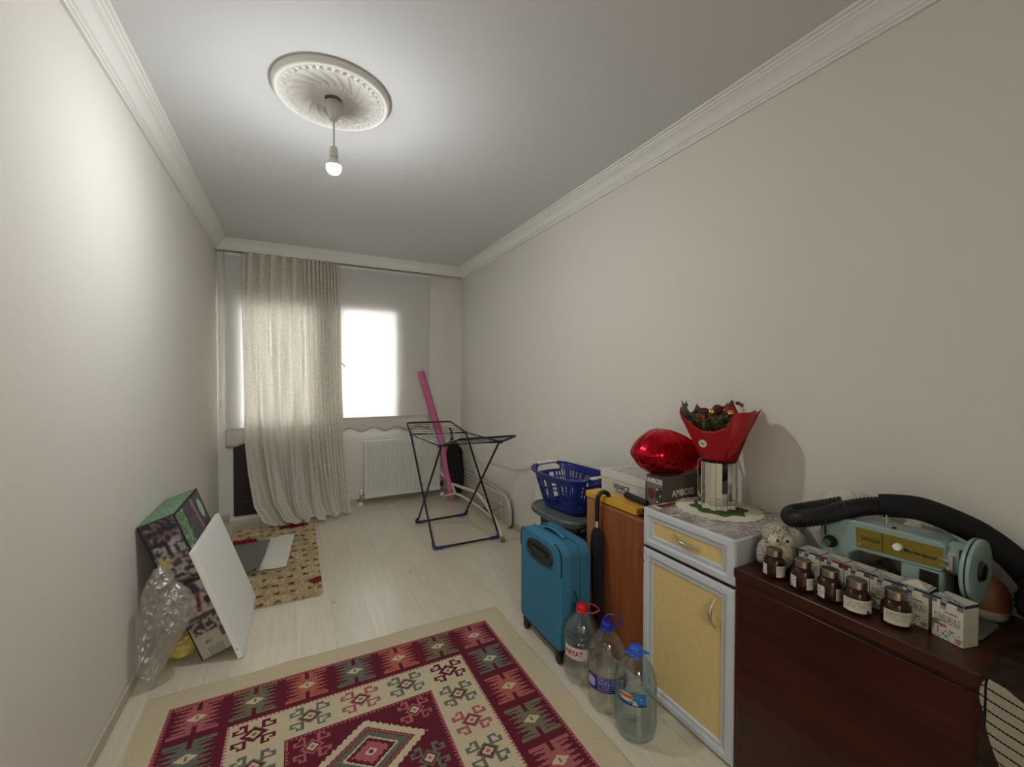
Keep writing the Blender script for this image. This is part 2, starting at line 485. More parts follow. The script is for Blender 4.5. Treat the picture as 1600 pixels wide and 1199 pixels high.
# cornices
def cornice(name, place, y0, y1):
    prof = [(0, 0), (0.012, 0.0), (0.014, 0.010), (0.020, 0.012), (0.022, 0.020), (0.030, 0.024), (0.040, 0.045), (0.056, 0.062), (0.072, 0.070),
            (0.076, 0.076), (0.084, 0.078), (0.086, 0.086), (0.098, 0.088), (0.100, 0.096), (0, 0.096)]
    n = len(prof); vs = []; fs = []
    for y in (y0, y1):
        for d, z in prof: vs.append(place(d, y, z))
    for i in range(n): fs.append((i, (i+1) % n, n+(i+1) % n, n+i))
    fs.append(tuple(range(n))); fs.append(tuple(reversed(range(n, 2*n))))
    return struct(MB().add(vs, fs).build(name, PLASTER, ang=20))
ZB = 2.584
cornice('trim_1', lambda d, y, z: (XL+d, y, ZB+z), YF, 4.78)
cornice('trim_2', lambda d, y, z: (XR-d*1.03, y, ZB+z), YF, 4.78)
pel = MB()
prof = [(4.752, ZB), (4.750, 2.594), (4.744, 2.60), (4.735, 2.62), (4.712, 2.648), (4.69, 2.66), (4.675, 2.672), (4.66, 2.68), (4.775, 2.68), (4.775, ZB)]
vs = [(x, y, z) for x in (XL, XR) for y, z in prof]; n = len(prof)
pel.add(vs, [(i, (i+1) % n, n+(i+1) % n, n+i) for i in range(n)]+[tuple(range(n)), tuple(reversed(range(n, 2*n)))])
struct(pel.build('trim_3', PLASTER, ang=20))
struct(MB().bb(XL+0.03, XR-0.02, 4.785, 4.80, 2.60, 2.612).build('trim_4', PVC, bevel=0.002))   # curtain rail under the ceiling
BASEM = mat('baseboard_beige', (190, 180, 160), 0.5)
struct(MB().bb(XL, XL+0.012, YF, YB, 0, 0.055).build('baseboard_left', BASEM, bevel=0.003))
struct(MB().bb(XR-0.012, XR, YF, YB, 0, 0.055).build('baseboard_right', BASEM, bevel=0.003))
bk = MB(); bk.bb(XL, DX0-0.02, YB-0.012, YB, 0, 0.055); bk.bb(DX1+0.03, XR, YB-0.012, YB, 0, 0.055)
struct(bk.build('baseboard_back', BASEM, bevel=0.003))

# ------------------------------------------------------------------ ceiling rose and lamp
CXR, CYR = 0.161, 2.10
def rose(u, v):
    r = 0.035+(0.249-0.035)*v; a = 2*PI*u; n = 20
    s = r/0.249
    if s > 0.93: h = 0.004+0.022*math.sqrt(max(0, 1-((s-0.93)/0.07)**2))
    elif s > 0.88: h = 0.020
    elif s > 0.80:
        h = 0.010+0.013*(1 if abs(s-0.84) > 0.03 else (0.15 if math.cos(a*44) > 0.0 else 1))
    elif s > 0.40:
        q = (s-0.40)/0.40
        ph = a*n/(2*PI)+1.5*math.sin(q*1.45)
        fr = ph-math.floor(ph)
        ridge = math.exp(-((fr-0.12)/0.10)**2)
        flute = 0.25*abs(math.sin(fr*PI*5))*q
        knob = math.exp(-(((fr-0.55)/0.16)**2+((q-0.88)/0.10)**2))
        h = 0.004+0.004*(1-q)+0.015*ridge*(1-0.4*q)+0.012*flute+0.015*knob
    elif s > 0.33: h = 0.013+0.003*math.cos(a*30)
    else: h = 0.016
    if v >= 1.0: h = 0.0
    return (CXR+r*math.cos(a), CYR+r*math.sin(a), ZC-0.001-h)
rb = MB().grid(rose, 440, 84)
tag(rb.build('ceiling_rose', PLASTER, ang=80), 'round white plaster ceiling rose with swirling acanthus leaves around the lamp cord', 'ceiling rose')
lamp = thing('pendant_light', 'bare glowing bulb hanging on a short white cord from the ceiling rose', 'lamp', (BULB_POS[0], BULB_POS[1], ZC-0.02))
LW = mat('lamp_white_plastic', (205, 203, 198), 0.4)
bx, by, bz = BULB_POS
MB().lathe([(0.0, 2.667), (0.036, 2.665), (0.037, 2.655), (0.033, 2.63), (0.020, 2.592), (0.017, 2.585), (0.0, 2.583)], 32, (bx, by, 0)).build('canopy', LW, lamp)
MB().tube([(bx, by, 2.585), (bx+.001, by, 2.52), (bx, by, 2.462)], 0.0045, 8).build('cord', LW, lamp)
MB().lathe([(0.0, 2.463), (0.013, 2.462), (0.0165, 2.458), (0.0165, 2.447), (0.019, 2.446), (0.0195, 2.418), (0.017, 2.416), (0.0, 2.416)], 24, (bx, by, 0)).build('socket', LW, lamp)
BM = bpy.data.materials.new('glowing_bulb'); BM.use_nodes = True
_nt = BM.node_tree; _nt.nodes.clear()
_o = _nt.nodes.new('ShaderNodeOutputMaterial'); _e = _nt.nodes.new('ShaderNodeEmission')
_e.inputs[0].default_value = (0.965, 0.99, 1.0, 1); _e.inputs[1].default_value = BULB_STRENGTH
_nt.links.new(_e.outputs[0], _o.inputs[0])
MB().lathe([(0.0, 0.046), (0.013, 0.044), (0.015, 0.036), (0.021, 0.024), (0.0310, 0.009), (0.0328, 0.003), (0.0328, 0.0015), (0.0, 0.0048)], 28, BULB_POS).build('bulb_housing', LW, lamp)
MB().lathe([(0.0, 0.0045), (0.0305, 0.0045), (0.0315, 0.0), (0.031, -0.010), (0.027, -0.021), (0.020, -0.029), (0.011, -0.034), (0.0, -0.036)], 28, BULB_POS).build('bulb', BM, lamp)

# ------------------------------------------------------------------ window dressing
BLIND = sheer('roller_blind_fabric', (232, 229, 224), opac=0.99, transl=0.29)
VAL = mat('blind_valance_cloth', (205, 200, 190), 0.8, bump=0.1, bscale=120)
def blind(label, x0, x1, zrail, zval, waves, ph):
    t = thing('roller_blind', label, 'roller blind', ((x0+x1)/2, 4.845, zval), group=None)
    MB().bb(x0, x1, 4.8445, 4.8455, zrail, 2.57).build('fabric', BLIND, t, smooth=False)
    MB().tube([(x0, 4.85, 2.575), (x1, 4.85, 2.575)], 0.02, 12).build('roller_tube', PVC, t)
    MB().tube([(x0-0.003, 4.842, zrail), (x1+0.003, 4.842, zrail)], 0.010, 10).build('bottom_rail', mat('rail_grey', (190, 186, 178), 0.4), t)
    def f(u, v):
        x = lerp(x0, x1, u)
        zb = zval+0.022*math.cos(2*PI*waves*u+ph)
        return (x, 4.838-0.006*math.sin(v*2.5), lerp(zrail-0.004, zb, v))
    hem = MB().grid(f, 60, 5).build('scalloped_hem', VAL, t, solid=0.004)
    pts = [(lerp(x0, x1, i/60), 4.834, zval+0.022*math.cos(2*PI*waves*i/60+ph)) for i in range(61)]
    MB().tube(pts, 0.0045, 6).build('hem_braid', mat('hem_braid_grey', (160, 152, 138), 0.7), hem)
    return t
bl = blind('tall white roller blind with scalloped hem over the balcony door, behind the lace curtain', -0.590, 0.335, 0.885, 0.735, 3.0, 2.2)
bl2 = blind('white roller blind with wavy hem over the window above the radiator', 0.40, 1.395, 0.945, 0.815, 4.0, PI)
blp = MB().tube([(0.43, 4.80, 1.56), (0.455, 4.79, 1.525), (0.475, 4.785, 1.50)], 0.006, 8)
tag(blp.build('curtain_wand', STEEL), 'short grey metal wand sticking out from the right edge of lace curtain', 'curtain wand')
lp = MB()
lp.tube([(-0.63, 4.835, 2.50), (-0.63, 4.83, 1.9), (-0.628, 4.83, 1.2)], 0.003, 6)
cp = thing('blind_chain', 'thin white pull chain with small weight beside the balcony door', 'blind chain', (-0.63, 4.83, 1.1))
lp.build('chain', PVC, cp)
MB().lathe([(0, 0.04), (0.010, 0.035), (0.012, -0.03), (0.0, -0.035)], 12, (-0.628, 4.83, 1.13)).build('weight', PVC, cp)

Lt = [(0.0, -0.445, 4.79, 2.588), (0.18, -0.458, 4.79, 2.122), (0.49, -0.44, 4.77, 1.326), (0.70, -0.428, 4.72, 0.779), (0.81, -0.393, 4.65, 0.484),
      (0.92, -0.339, 4.53, 0.207), (0.975, -0.26, 4.46, 0.068), (1.0, -0.165, 4.385, 0.042)]
Rt = [(0.0, 0.407, 4.79, 2.585), (0.18, 0.425, 4.79, 2.122), (0.49, 0.437, 4.77, 1.326), (0.70, 0.452, 4.72, 0.779), (0.81, 0.468, 4.68, 0.484),
      (0.92, 0.482, 4.62, 0.207), (0.975, 0.495, 4.57, 0.068), (1.0, 0.50, 4.54, 0.030)]
def curtain(u, v):
    L = table(Lt, v); R = table(Rt, v)
    uu = u
    # pleats packed towards the right at the top
    x = lerp(L[0], R[0], uu); y = lerp(L[1], R[1], uu); z = lerp(L[2], R[2], uu)
    if v > 0.9:
        q = (v-0.9)/0.1
        x += 0.03*q*math.sin(u*PI*3)*(1-u); y -= 0.05*q*math.sin(u*PI)*abs(math.sin(u*PI*2.2))
    # fold system A: hanging pleats; B: swags running down to the low gather
    dens = 9+16*max(0, u-0.62)
    a = 0.020*math.sin(2*PI*dens*u+0.8*math.sin(3*v))*(0.9-0.35*v)
    g = 0.38-0.06*v
    b = 0.050*v**1.3*math.sin(2*PI*(abs(u-g)*5.5+1.2*v))+0.012*v*math.sin(2*PI*(abs(u-g)*15+2.0*v))
    y += a*1.6+b-0.018
    x += 0.006*math.sin(2*PI*dens*u+1.1+2*v)
    y += 0.008*nz(u*7, v*3, 1.3)
    y = min(y, 4.818)
    if v > 0.985: z = max(0.03, z+0.012*math.sin(u*40))
    return (x, y, z)
CURT = sheer('lace_curtain_cloth', (234, 229, 216), opac=0.90, transl=0.34, pattern=95, var=0.14)
tag(MB().grid(curtain, 260, 120, uvs=lambda u, v: (u*1.15, v*2.6)).build('lace_curtain', CURT, ang=180, fix=False),
    'long sheer off-white lace curtain gathered in front of the balcony door, hem on the floor', 'curtain')

# radiator
rad = thing('radiator', 'white ribbed panel radiator on the wall below the window', 'radiator', (1.09, 4.80, 0.06))
RADM = mat('radiator_enamel', (214, 212, 204), 0.4)
def radf(u, v):
    x = lerp(0.666, 1.512, u); z = lerp(0.075, 0.690, v); y = 4.775
    e = min(u, 1-u)*0.846; ez = min(v, 1-v)*0.615
    if e > 0.03 and ez > 0.045:
        c = math.cos(2*PI*(x-0.666)/0.0333)
        y += 0.012*(0.5+0.5*max(-1, min(1, c*2.2)))*min(1, (ez-0.045)/0.02)
    return (x, y, z)
rp_ = MB().grid(radf, 260, 40)
rp_.bb(0.666, 1.512, 4.777, 4.79, 0.675, 0.692); rp_.bb(0.666, 0.672, 4.776, 4.79, 0.075, 0.69); rp_.bb(1.506, 1.512, 4.776, 4.79, 0.075, 0.69); rp_.bb(0.666, 1.512, 4.777, 4.79, 0.072, 0.08)
rp_.build('front_panel', RADM, rad, ang=50)
rb_ = MB(); rb_.bb(0.668, 1.510, 4.835, 4.85, 0.09, 0.68); rb_.bb(0.668, 0.676, 4.79, 4.84, 0.09, 0.68); rb_.bb(1.502, 1.510, 4.79, 4.84, 0.09, 0.68)
for i in range(26): rb_.bb(0.69+i*0.0318, 0.693+i*0.0318, 4.79, 4.835, 0.12, 0.66)
rb_.build('rear_panel', RADM, rad)
gr = MB(); gr.bb(0.668, 1.510, 4.785, 4.842, 0.686, 0.694)
gr.build('top_grille', RADM, rad, bevel=0.002)
for px in (0.70, 1.47): MB().bb(px-.012, px+.012, 4.85, 4.8795, 0.5, 0.6).build('bracket', RADM, rad)
PIPE = mat('pipe_grey', (150, 140, 124), 0.45)
for sx, x in ((-1, 0.635), (1, 1.545)):
    pp = MB(); pp.tube(smoothpath([(x-sx*0.03, 4.81, 0.115), (x, 4.81, 0.112), (x+sx*0.004, 4.81, 0.09), (x+sx*0.004, 4.81, 0.0)], 4), 0.009, 10)
    pp.build('pipe', PIPE, rad)
    MB().lathe([(0, 0.15), (0.012, 0.148), (0.014, 0.12), (0.017, 0.118), (0.017, 0.092), (0.0, 0.09)], 16, (x, 4.81, 0.02)).build('valve', PVC if sx < 0 else BLACK, rad)
    MB().lathe([(0.03, 0.0), (0.028, 0.012), (0.012, 0.032), (0.0, 0.033)], 20, (x+sx*0.004, 4.81, 0.0)).build('pipe_collar', PVC, rad)
pk = MB(); pk.tube([(0.60, 4.862, 0.045), (1.56, 4.862, 0.045)], 0.008, 8)
pk.tube([(0.60, 4.862, 0.020), (1.56, 4.862, 0.020)], 0.008, 8)
pk.build('supply_pipes', PIPE, rad)

# light switch
sw = thing('light_switch', 'small white light switch on the left wall near the balcony door', 'light switch', (XL, 4.37, 1.15))
MB().bb(XL, XL+0.010, 4.33, 4.41, 1.11, 1.19).build('plate', PVC, sw, bevel=0.003)
MB().bb(XL+0.010, XL+0.016, 4.345, 4.395, 1.12, 1.18).build('rocker', PVC, sw, bevel=0.003)

# ------------------------------------------------------------------ far corner things
PINK = mat('pink_foam', (196, 104, 142), 0.55, bump=0.15, bscale=50)
pr = thing('pink_roll', 'long pink foam roll leaning into the corner beside the radiator', 'foam roll', (1.576, 4.54, 0))
pp = smoothpath([(1.576, 4.535, 0.022), (1.553, 4.60, 0.25), (1.525, 4.70, 0.575), (1.452, 4.750, 0.871), (1.365, 4.775, 1.183), (1.287, 4.792, 1.462)], 6)
MB().tube(pp, [0.038 if i < 12 else 0.040 for i in range(len(pp))], 20).build('roll', PINK, pr)
MB().box((1.335, 4.775, 1.15), (0.012, 0.004, 0.10), Ry(-0.4)).build('tape', mat('clear_tape', (230, 190, 205), 0.2), pr)

um = thing('closed_umbrella', 'closed black umbrella standing in the corner in front of the pink roll', 'umbrella', (1.645, 4.50, 0))
def um_canopy(u, v):
    a = 2*PI*u
    r = table([(0, 0.016), (0.12, 0.045), (0.3, 0.075), (0.6, 0.072), (0.85, 0.055), (1.0, 0.030)], 1-v)[0]
    r *= 1+0.22*math.sin(7*a+3*v)+0.10*math.sin(3*a+1)
    c = Vector((1.648, 4.50, 0.09)).lerp(Vector((1.600, 4.60, 0.70)), v)
    return (c.x+r*math.cos(a), c.y+r*0.8*math.sin(a), c.z)
MB().grid(um_canopy, 56, 24).build('canopy', BLACKFAB, um, ang=70)
MB().tube([(1.652, 4.492, 0.006), (1.646, 4.505, 0.12)], [0.004, 0.007], 8).build('ferrule', STEEL, um)
MB().tube(smoothpath([(1.600, 4.60, 0.69), (1.596, 4.61, 0.76), (1.585, 4.61, 0.80), (1.57, 4.60, 0.81)], 4), 0.011, 8).build('handle', BLACK, um)
MB().tube([(1.655, 4.565, 0.62), (1.685, 4.55, 0.58), (1.71, 4.55, 0.52)], 0.008, 6).build('strap', BLACKFAB, um)

# ironing board
ib = thing('ironing_board', 'folded pale ironing board with perforated metal top lying on its side against the right wall', 'ironing board', (1.75, 4.0, 0))
IBM = mat('ironing_board_enamel', (205, 199, 184), 0.45)
def perforated():
    m = mat('perforated_metal', (192, 188, 172), 0.5)
    nt = m.node_tree; b = nt.nodes['Principled BSDF']
    tc = nt.nodes.new('ShaderNodeTexCoord'); v = nt.nodes.new('ShaderNodeTexVoronoi'); v.inputs['Scale'].default_value = 48
    v.inputs['Randomness'].default_value = 0.0
    nt.links.new(tc.outputs['Object'], v.inputs[0])
    r = nt.nodes.new('ShaderNodeValToRGB'); r.color_ramp.interpolation = 'CONSTANT'
    r.color_ramp.elements[0].color = (*lin((84, 78, 66)), 1); r.color_ramp.elements[1].color = (*lin((198, 193, 178)), 1)
    r.color_ramp.elements[1].position = 0.30
    nt.links.new(v.outputs['Distance'], r.inputs[0]); nt.links.new(r.outputs[0], b.inputs['Base Color'])
    return m
PERF = perforated()
outl = [(4.74, 0.20), (4.70, 0.27), (4.55, 0.305), (3.95, 0.315), (3.72, 0.312), (3.56, 0.295), (3.47, 0.25), (3.43, 0.17), (3.43, 0.04), (3.47, 0.004), (3.6, 0.004), (4.55, 0.004), (4.70, 0.03), (4.74, 0.10)]
MB().prism(outl, lambda u, v, w: (1.755+w+0.06*(0.3-v)*0, u, v), 0.018).build('board', PERF, ib, bevel=0.003)
MB().tube([(1.75, y, z) for y, z in outl], 0.009, 8, closed=True).build('rim', IBM, ib)
MB().bb(1.742, 1.752, 3.56, 4.62, 0.262, 0.292).build('long_rail', IBM, ib, bevel=0.003)
MB().bb(1.742, 1.752, 3.60, 4.62, 0.175, 0.190).build('long_rail', IBM, ib, bevel=0.003)
MB().bb(1.740, 1.752, 3.585, 3.60, 0.01, 0.30).build('cross_rail', IBM, ib, bevel=0.002)
LEG = mat('leg_enamel', (214, 203, 180), 0.4)
l1 = smoothpath([(1.50, 4.80, 0.292), (1.545, 4.68, 0.235), (1.58, 4.574, 0.190), (1.62, 4.329, 0.190), (1.655, 4.03, 0.205), (1.66, 3.808, 0.162), (1.63, 3.574, 0.120), (1.60, 3.36, 0.075), (1.551, 3.175, 0.026)], 6)
leg_o = MB().tube(l1, 0.0165, 12).build('leg', LEG, ib)
l2 = smoothpath([(1.52, 4.622, 0.037), (1.545, 4.47, 0.085), (1.56, 4.367, 0.120), (1.60, 4.123, 0.118), (1.63, 3.818, 0.098), (1.632, 3.60, 0.085)], 6)
MB().tube(l2, 0.012, 12).build('leg', LEG, ib)
MB().tube([(1.58, 4.56, 0.19), (1.565, 4.40, 0.122)], 0.013, 8).build('leg_crossbar', LEG, ib)
MB().tube([(1.64, 3.60, 0.13), (1.70, 3.56, 0.17), (1.735, 3.555, 0.18)], 0.007, 8).build('lever', mat('lever_teal', (90, 130, 130), 0.4), ib)
MB().tube([(1.66, 3.84, 0.10), (1.70, 3.62, 0.05)], 0.006, 8).build('strut', BLACK, ib)
e = Vector(l1[-1]); d = (Vector(l1[-1])-Vector(l1[-3])).normalized()
MB().tube([e-d*0.02, e+d*0.012], 0.021, 14).build('foot_cap', mat('foot_grey', (120, 128, 124), 0.5), leg_o)

# ------------------------------------------------------------------ clothes drying rack
dr = thing('drying_rack', 'black folding clothes drying rack standing open in front of the radiator', 'clothes rack', (1.275, 3.6, 0))
RBLACK = mat('rack_black_enamel', (18, 17, 20), 0.22, spec=0.6)
BCAP = mat('blue_foot_plastic', (34, 44, 110), 0.4)
A0, A1 = Vector((0.99, 3.277, 0.018)), Vector((1.566, 3.273, 0.018))
B0, B1 = Vector((1.013, 3.945, 0.018)), Vector((1.527, 3.965, 0.018))
TN0, TN1 = Vector((1.002, 3.175, 0.86)), Vector((1.517, 3.145, 0.86))
TF0, TF1 = Vector((0.962, 3.925, 0.86)), Vector((1.473, 3.835, 0.86))
MB().tube([TF0, A0+(TF0-A0)*0.02, A0+Vector((0.02, 0, 0)), A1-Vector((0.02, 0, 0)), A1+(TF1-A1)*0.02, TF1], 0.0095, 10).build('leg_frame', RBLACK, dr)
off = Vector((0.014, 0, 0))
MB().tube([TN0+off, B0+(TN0-B0)*0.02+off, B0+Vector((0.03, 0, 0)), B1-Vector((0.03, 0, 0)), B1+(TN1-B1)*0.02-off, TN1-off], 0.0095, 10).build('leg_frame', RBLACK, dr)
for P, Q, T in ((A0, A1, TF0), (A1, A0, TF1), (B0, B1, TN0), (B1, B0, TN1)):
    a = (T-P).normalized(); b = (Q-P).normalized()
    MB().tube([P+a*0.055, P+a*0.02, P+a*0.006+b*0.006, P+b*0.025, P+b*0.085], [0.0125, 0.013, 0.0145, 0.013, 0.012], 12).build('foot_cap', BCAP, dr)
tray = MB(); tray.tube([TN0, TN1, TF1, TF0], 0.0085, 10, closed=True)
tray.build('tray_frame', RBLACK, dr)
for P in (TN0, TN1, TF0, TF1):
    MB().box(P, (0.03, 0.03, 0.026), Rz(-0.1)).build('hinge', BCAP, dr, bevel=0.005)
wr = MB()
for i in range(1, 9):
    t = i/9; wr.tube([TN0.lerp(TN1, t), TF0.lerp(TF1, t)], 0.0022, 6)
wr.build('wire_row', RBLACK, dr)
WN0, WN1 = Vector((1.0, 2.748, 0.967)), Vector((1.52, 2.872, 0.946))
WF0, WF1 = Vector((0.96, 4.097, 0.951)), Vector((1.47, 4.277, 0.923))
def wing(a0, a1, b0, b1):
    # rounded outer corners
    e0 = b0+(a0-b0).normalized()*0.04; e1 = b1+(a1-b1).normalized()*0.04
    s0 = b0+(b1-b0).normalized()*0.04; s1 = b1+(b0-b1).normalized()*0.04
    MB().tube([a0, e0, b0.lerp((e0+s0)/2, 0.4), s0, s1, b1.lerp((e1+s1)/2, 0.4), e1, a1], 0.0085, 10).build('wing_frame', RBLACK, dr)
    w = MB()
    for i in range(1, 5):
        t = i/5; w.tube([a0.lerp(b0, t), a1.lerp(b1, t)], 0.0022, 6)
    w.build('wing_wires', RBLACK, dr)
wing(TN0, TN1, WN0, WN1)
wing(TF0, TF1, WF0, WF1)

# ------------------------------------------------------------------ rugs
KX0, KX1, KY1, KY0 = -0.562, 1.072, 2.305, 0.0
BURG, CRM, PNK, GRN, SAL, OLV = (102, 38, 52), (200, 186, 156), (168, 98, 98), (108, 110, 98), (176, 100, 88), (118, 112, 90)
def band_motif(p, q, c):
    ap, aq = abs(p), abs(q)
    if ap/0.42+aq/0.26 < 1:
        return CRM if not (ap < 0.05 and aq < 0.12) else c
    if ap < 0.10 and aq > 0.50: return None
    k = aq*3.6; fr = k-math.floor(k)
    tri = 1-abs(fr-0.5)*2
    env = 0.35+0.60*tri if aq < 0.80 else 0.95
    if 0.50 < aq < 0.80: env *= 0.8+0.2*tri
    if aq > 0.80 and ap < 0.06: return None
    if 0.74 < aq < 0.80 and ap > 0.30: return None
    return c if ap < env and aq < 0.97 else None
def hook_motif(p, q, c, dark):
    ap, aq = abs(p), abs(q); s = ap+aq
    if s < 0.13: return GRN if c != GRN else SAL
    if s < 0.30: return CRM
    if s < 0.42: return dark
    if s < 0.56: return c
    # four hooked arms on each side
    for a, b, sa in ((ap, aq, p*q), (aq, ap, -p*q)):
        if 0.26 < a < 0.40 and 0.25 < b < 0.86: return c
        if 0.72 < b < 0.86 and 0.26 < a < 0.62: return c
        if 0.52 < a < 0.62 and 0.62 < b < 0.86: return c
    return None
def kilim(x, y):
    yy = y if y > 1.15 else 2.30-y            # the pattern is symmetric about the rug's middle
    dx = min(x-KX0, KX1-x); dy = KY1-yy; d = min(dx, dy)
    saw = abs(((x+y*1.0)/0.0125) % 1-0.5)*2
    cx = 0.2465; ax = abs(x-cx); half = 0.72
    gap = min(half-ax, 2.197-yy)              # distance inside the burgundy border
    alt = x if (2.197-yy) < (half-ax) else y
    st = 0.015*(abs((alt/0.016) % 1-0.5)*2)
    if gap < 0: return CRM
    if gap < 0.006+st: return PNK
    g2 = min(0.495-ax, 1.988-yy)
    if g2 < 0:
        # border band, motifs on a 0.2025 / 0.21 m grid
        if yy > 1.99:
            i = round((x-0.2465)/0.2025); p = (x-0.2465-i*0.2025)/0.088; q = (yy-2.095)/0.088
            c = {0: GRN, 1: SAL, 2: OLV, 3: PNK}.get(abs(i), PNK)
        else:
            sgn = 1 if x > cx else -1
            j = round((2.095-yy)/0.208); p = (ax-0.607)/0.092; q = (yy-2.095+j*0.208)/0.088
            c = [PNK, GRN, SAL, OLV][j % 4]
        r = band_motif(max(-1, min(1, p)), max(-1, min(1, q)), c) if abs(p) < 1 and abs(q) < 1 else None
        return r or BURG
    if g2 < 0.004+st: return PNK if g2 > 0.004 else BURG
    g3 = min(0.29-ax, 1.812-yy)
    if g3 < 0:
        if yy > 1.80:
            i = round((x-0.2465)/0.197); p = (x-0.2465-i*0.197)/0.088; q = (yy-1.898)/0.072; c = {0: PNK, 1: GRN, 2: BURG}.get(abs(i), GRN)
        else:
            j = round((1.898-yy)/0.16); p = (ax-0.388)/0.085; q = (yy-1.898+j*0.16)/0.072; c = [BURG, GRN, PNK][0 if j == 0 else (1 if j % 2 else 2)]
        dk = BURG
        if abs(p) < 1 and abs(q) < 1: return hook_motif(p, q, c, dk) or CRM
        return CRM
    if g3 < 0.004+st: return PNK if g3 > 0.004 else BURG
    # centre field
    my = abs(yy-1.612) if yy > 1.15 else 9
    f = ax/0.205+my/0.155
    jag = 0.06*(abs(((x*1.0)/0.02) % 1-0.5)*2)
    if f < 1.0+jag and my < 0.155:
        if f > 0.80: return CRM
        if f > 0.76: return BURG
        if f > 0.71: return PNK
        if f > 0.68: return BURG
        if f > 0.50: return GRN if (math.floor(x/0.012)+math.floor(y/0.012)) % 2 else (96, 98, 84)
        if f > 0.44: return CRM
        if f > 0.30+jag: return BURG
        if f > 0.12: return PNK
        return CRM if f > 0.06 else BURG
    for cx2, cy2, c in ((0.441, 1.735, PNK), (0.052, 1.735, PNK), (0.434, 1.488, GRN), (0.058, 1.488, GRN)):
        p = (x-cx2)/0.075; q = (yy-cy2)/0.068
        if abs(p) < 1 and abs(q) < 1:
            r = hook_motif(p, q, c, BURG)
            if r: return r
    return BURG
def build_kilim():
    nx, ny = 380, 536
    vs = []; fs = []; cols = []
    for j in range(ny+1):
        y = lerp(KY0, KY1, j/ny)
        for i in range(nx+1):
            x = lerp(KX0, KX1, i/nx)
            edge = min(x-KX0, KX1-x, KY1-y)
            ripple = 0.0
            if edge < 0.05: ripple = 0.004*max(0, nz(x*5, y*5, 2))*(1-edge/0.05)*2
            wob = 0.006*nz(x*2.5, y*2.5, 7) if edge < 0.001 else 0
            vs.append((x+(wob if edge == x-KX0 or edge == KX1-x else 0), y+(wob if edge == KY1-y else 0), 0.0055+ripple))
    for j in range(ny):
        for i in range(nx):
            a = j*(nx+1)+i; fs.append((a, a+1, a+nx+2, a+nx+1))
            c = kilim(lerp(KX0, KX1, (i+.5)/nx), lerp(KY0, KY1, (j+.5)/ny))
            k = 1+random.uniform(-0.03, 0.03)
            cols.append(tuple(min(255, v*k) for v in c))
    mb = MB().add(vs, fs)
    o = mb.build('kilim_rug', painted_mat('woven_wool', 0.95, bump=0.5, bscale=350, spec=0.1), None, smooth=True, cols=cols, ang=180)
    md = o.modifiers.new('thick', 'SOLIDIFY'); md.thickness = 0.005; md.offset = -1
    tag(o, 'flat woven burgundy and cream kilim rug with geometric motifs in the foreground', 'rug')
build_kilim()

SX0, SX1, SY0, SY1 = -0.50, 0.150, 2.925, 4.50
def shag_col(x, y):
    big = [(0.13, 3.13, 0.06, 0.05), (-0.02, 4.36, 0.13, 0.055), (-0.38, 4.12, 0.09, 0.07), (-0.40, 3.2, 0.08, 0.07), (-0.2, 3.98, 0.07, 0.05)]
    for k, (cx, cy, a, b) in enumerate(big):
        if ((x-cx)/a)**2+((y-cy)/b)**2 < 1+0.5*nz(x*30, y*30, 3): return (150, 36, 46) if k < 4 else (200, 90, 90)
    i, j = math.floor((x+1)/0.085), math.floor(y/0.115)
    h = (i*73+j*131) % 17/17.0; h2 = (i*37+j*91) % 13/13.0
    cx = (i+0.3+0.4*h)*0.085-1; cy = (j+0.3+0.4*h2)*0.115
    if ((x-cx)/0.020)**2+((y-cy)/0.016)**2 < 1: return (150, 92, 40) if h > 0.3 else (138, 58, 38)
    g = nz(x*14, y*14, 5)
    return (214, 197, 160) if g > -0.1 else (196, 180, 142)
sh = thing('shaggy_rug', 'thick cream shaggy rug with red flowers and brown dots by the balcony door', 'rug', ((SX0+SX1)/2, (SY0+SY1)/2, 0))
MB().bb(SX0+0.004, SX1-0.004, SY0+0.006, SY1-0.006, 0, 0.010).build('backing', mat('rug_backing', (170, 154, 120), 0.95), sh)
vs, fs, cols = [], [], []
rr = random.Random(3)
for _ in range(34000):
    x = rr.uniform(SX0, SX1); y = rr.uniform(SY0, SY1)
    a = rr.uniform(0, 2*PI); w = rr.uniform(0.0022, 0.004); L = rr.uniform(0.010, 0.017)
    la = rr.uniform(-0.9, 0.9)+0.4; lean = rr.uniform(0.004, 0.014)
    b = len(vs); ca, sa = math.cos(a), math.sin(a)
    tx, ty = x+lean*math.cos(la), y+lean*math.sin(la)
    vs += [(x-ca*w, y-sa*w, 0.006), (x+ca*w, y+sa*w, 0.006), (tx+ca*w*.6, ty+sa*w*.6, 0.006+L), (tx-ca*w*.6, ty-sa*w*.6, 0.006+L)]
    fs.append((b, b+1, b+2, b+3)); c = shag_col(x, y); k = rr.uniform(0.86, 1.1)
    cols.append(tuple(min(255, v*k) for v in c))
po = MB().add(vs, fs).build('pile', painted_mat('shaggy_wool', 0.95, spec=0.1), sh, smooth=False, cols=cols)
po['kind'] = 'stuff'

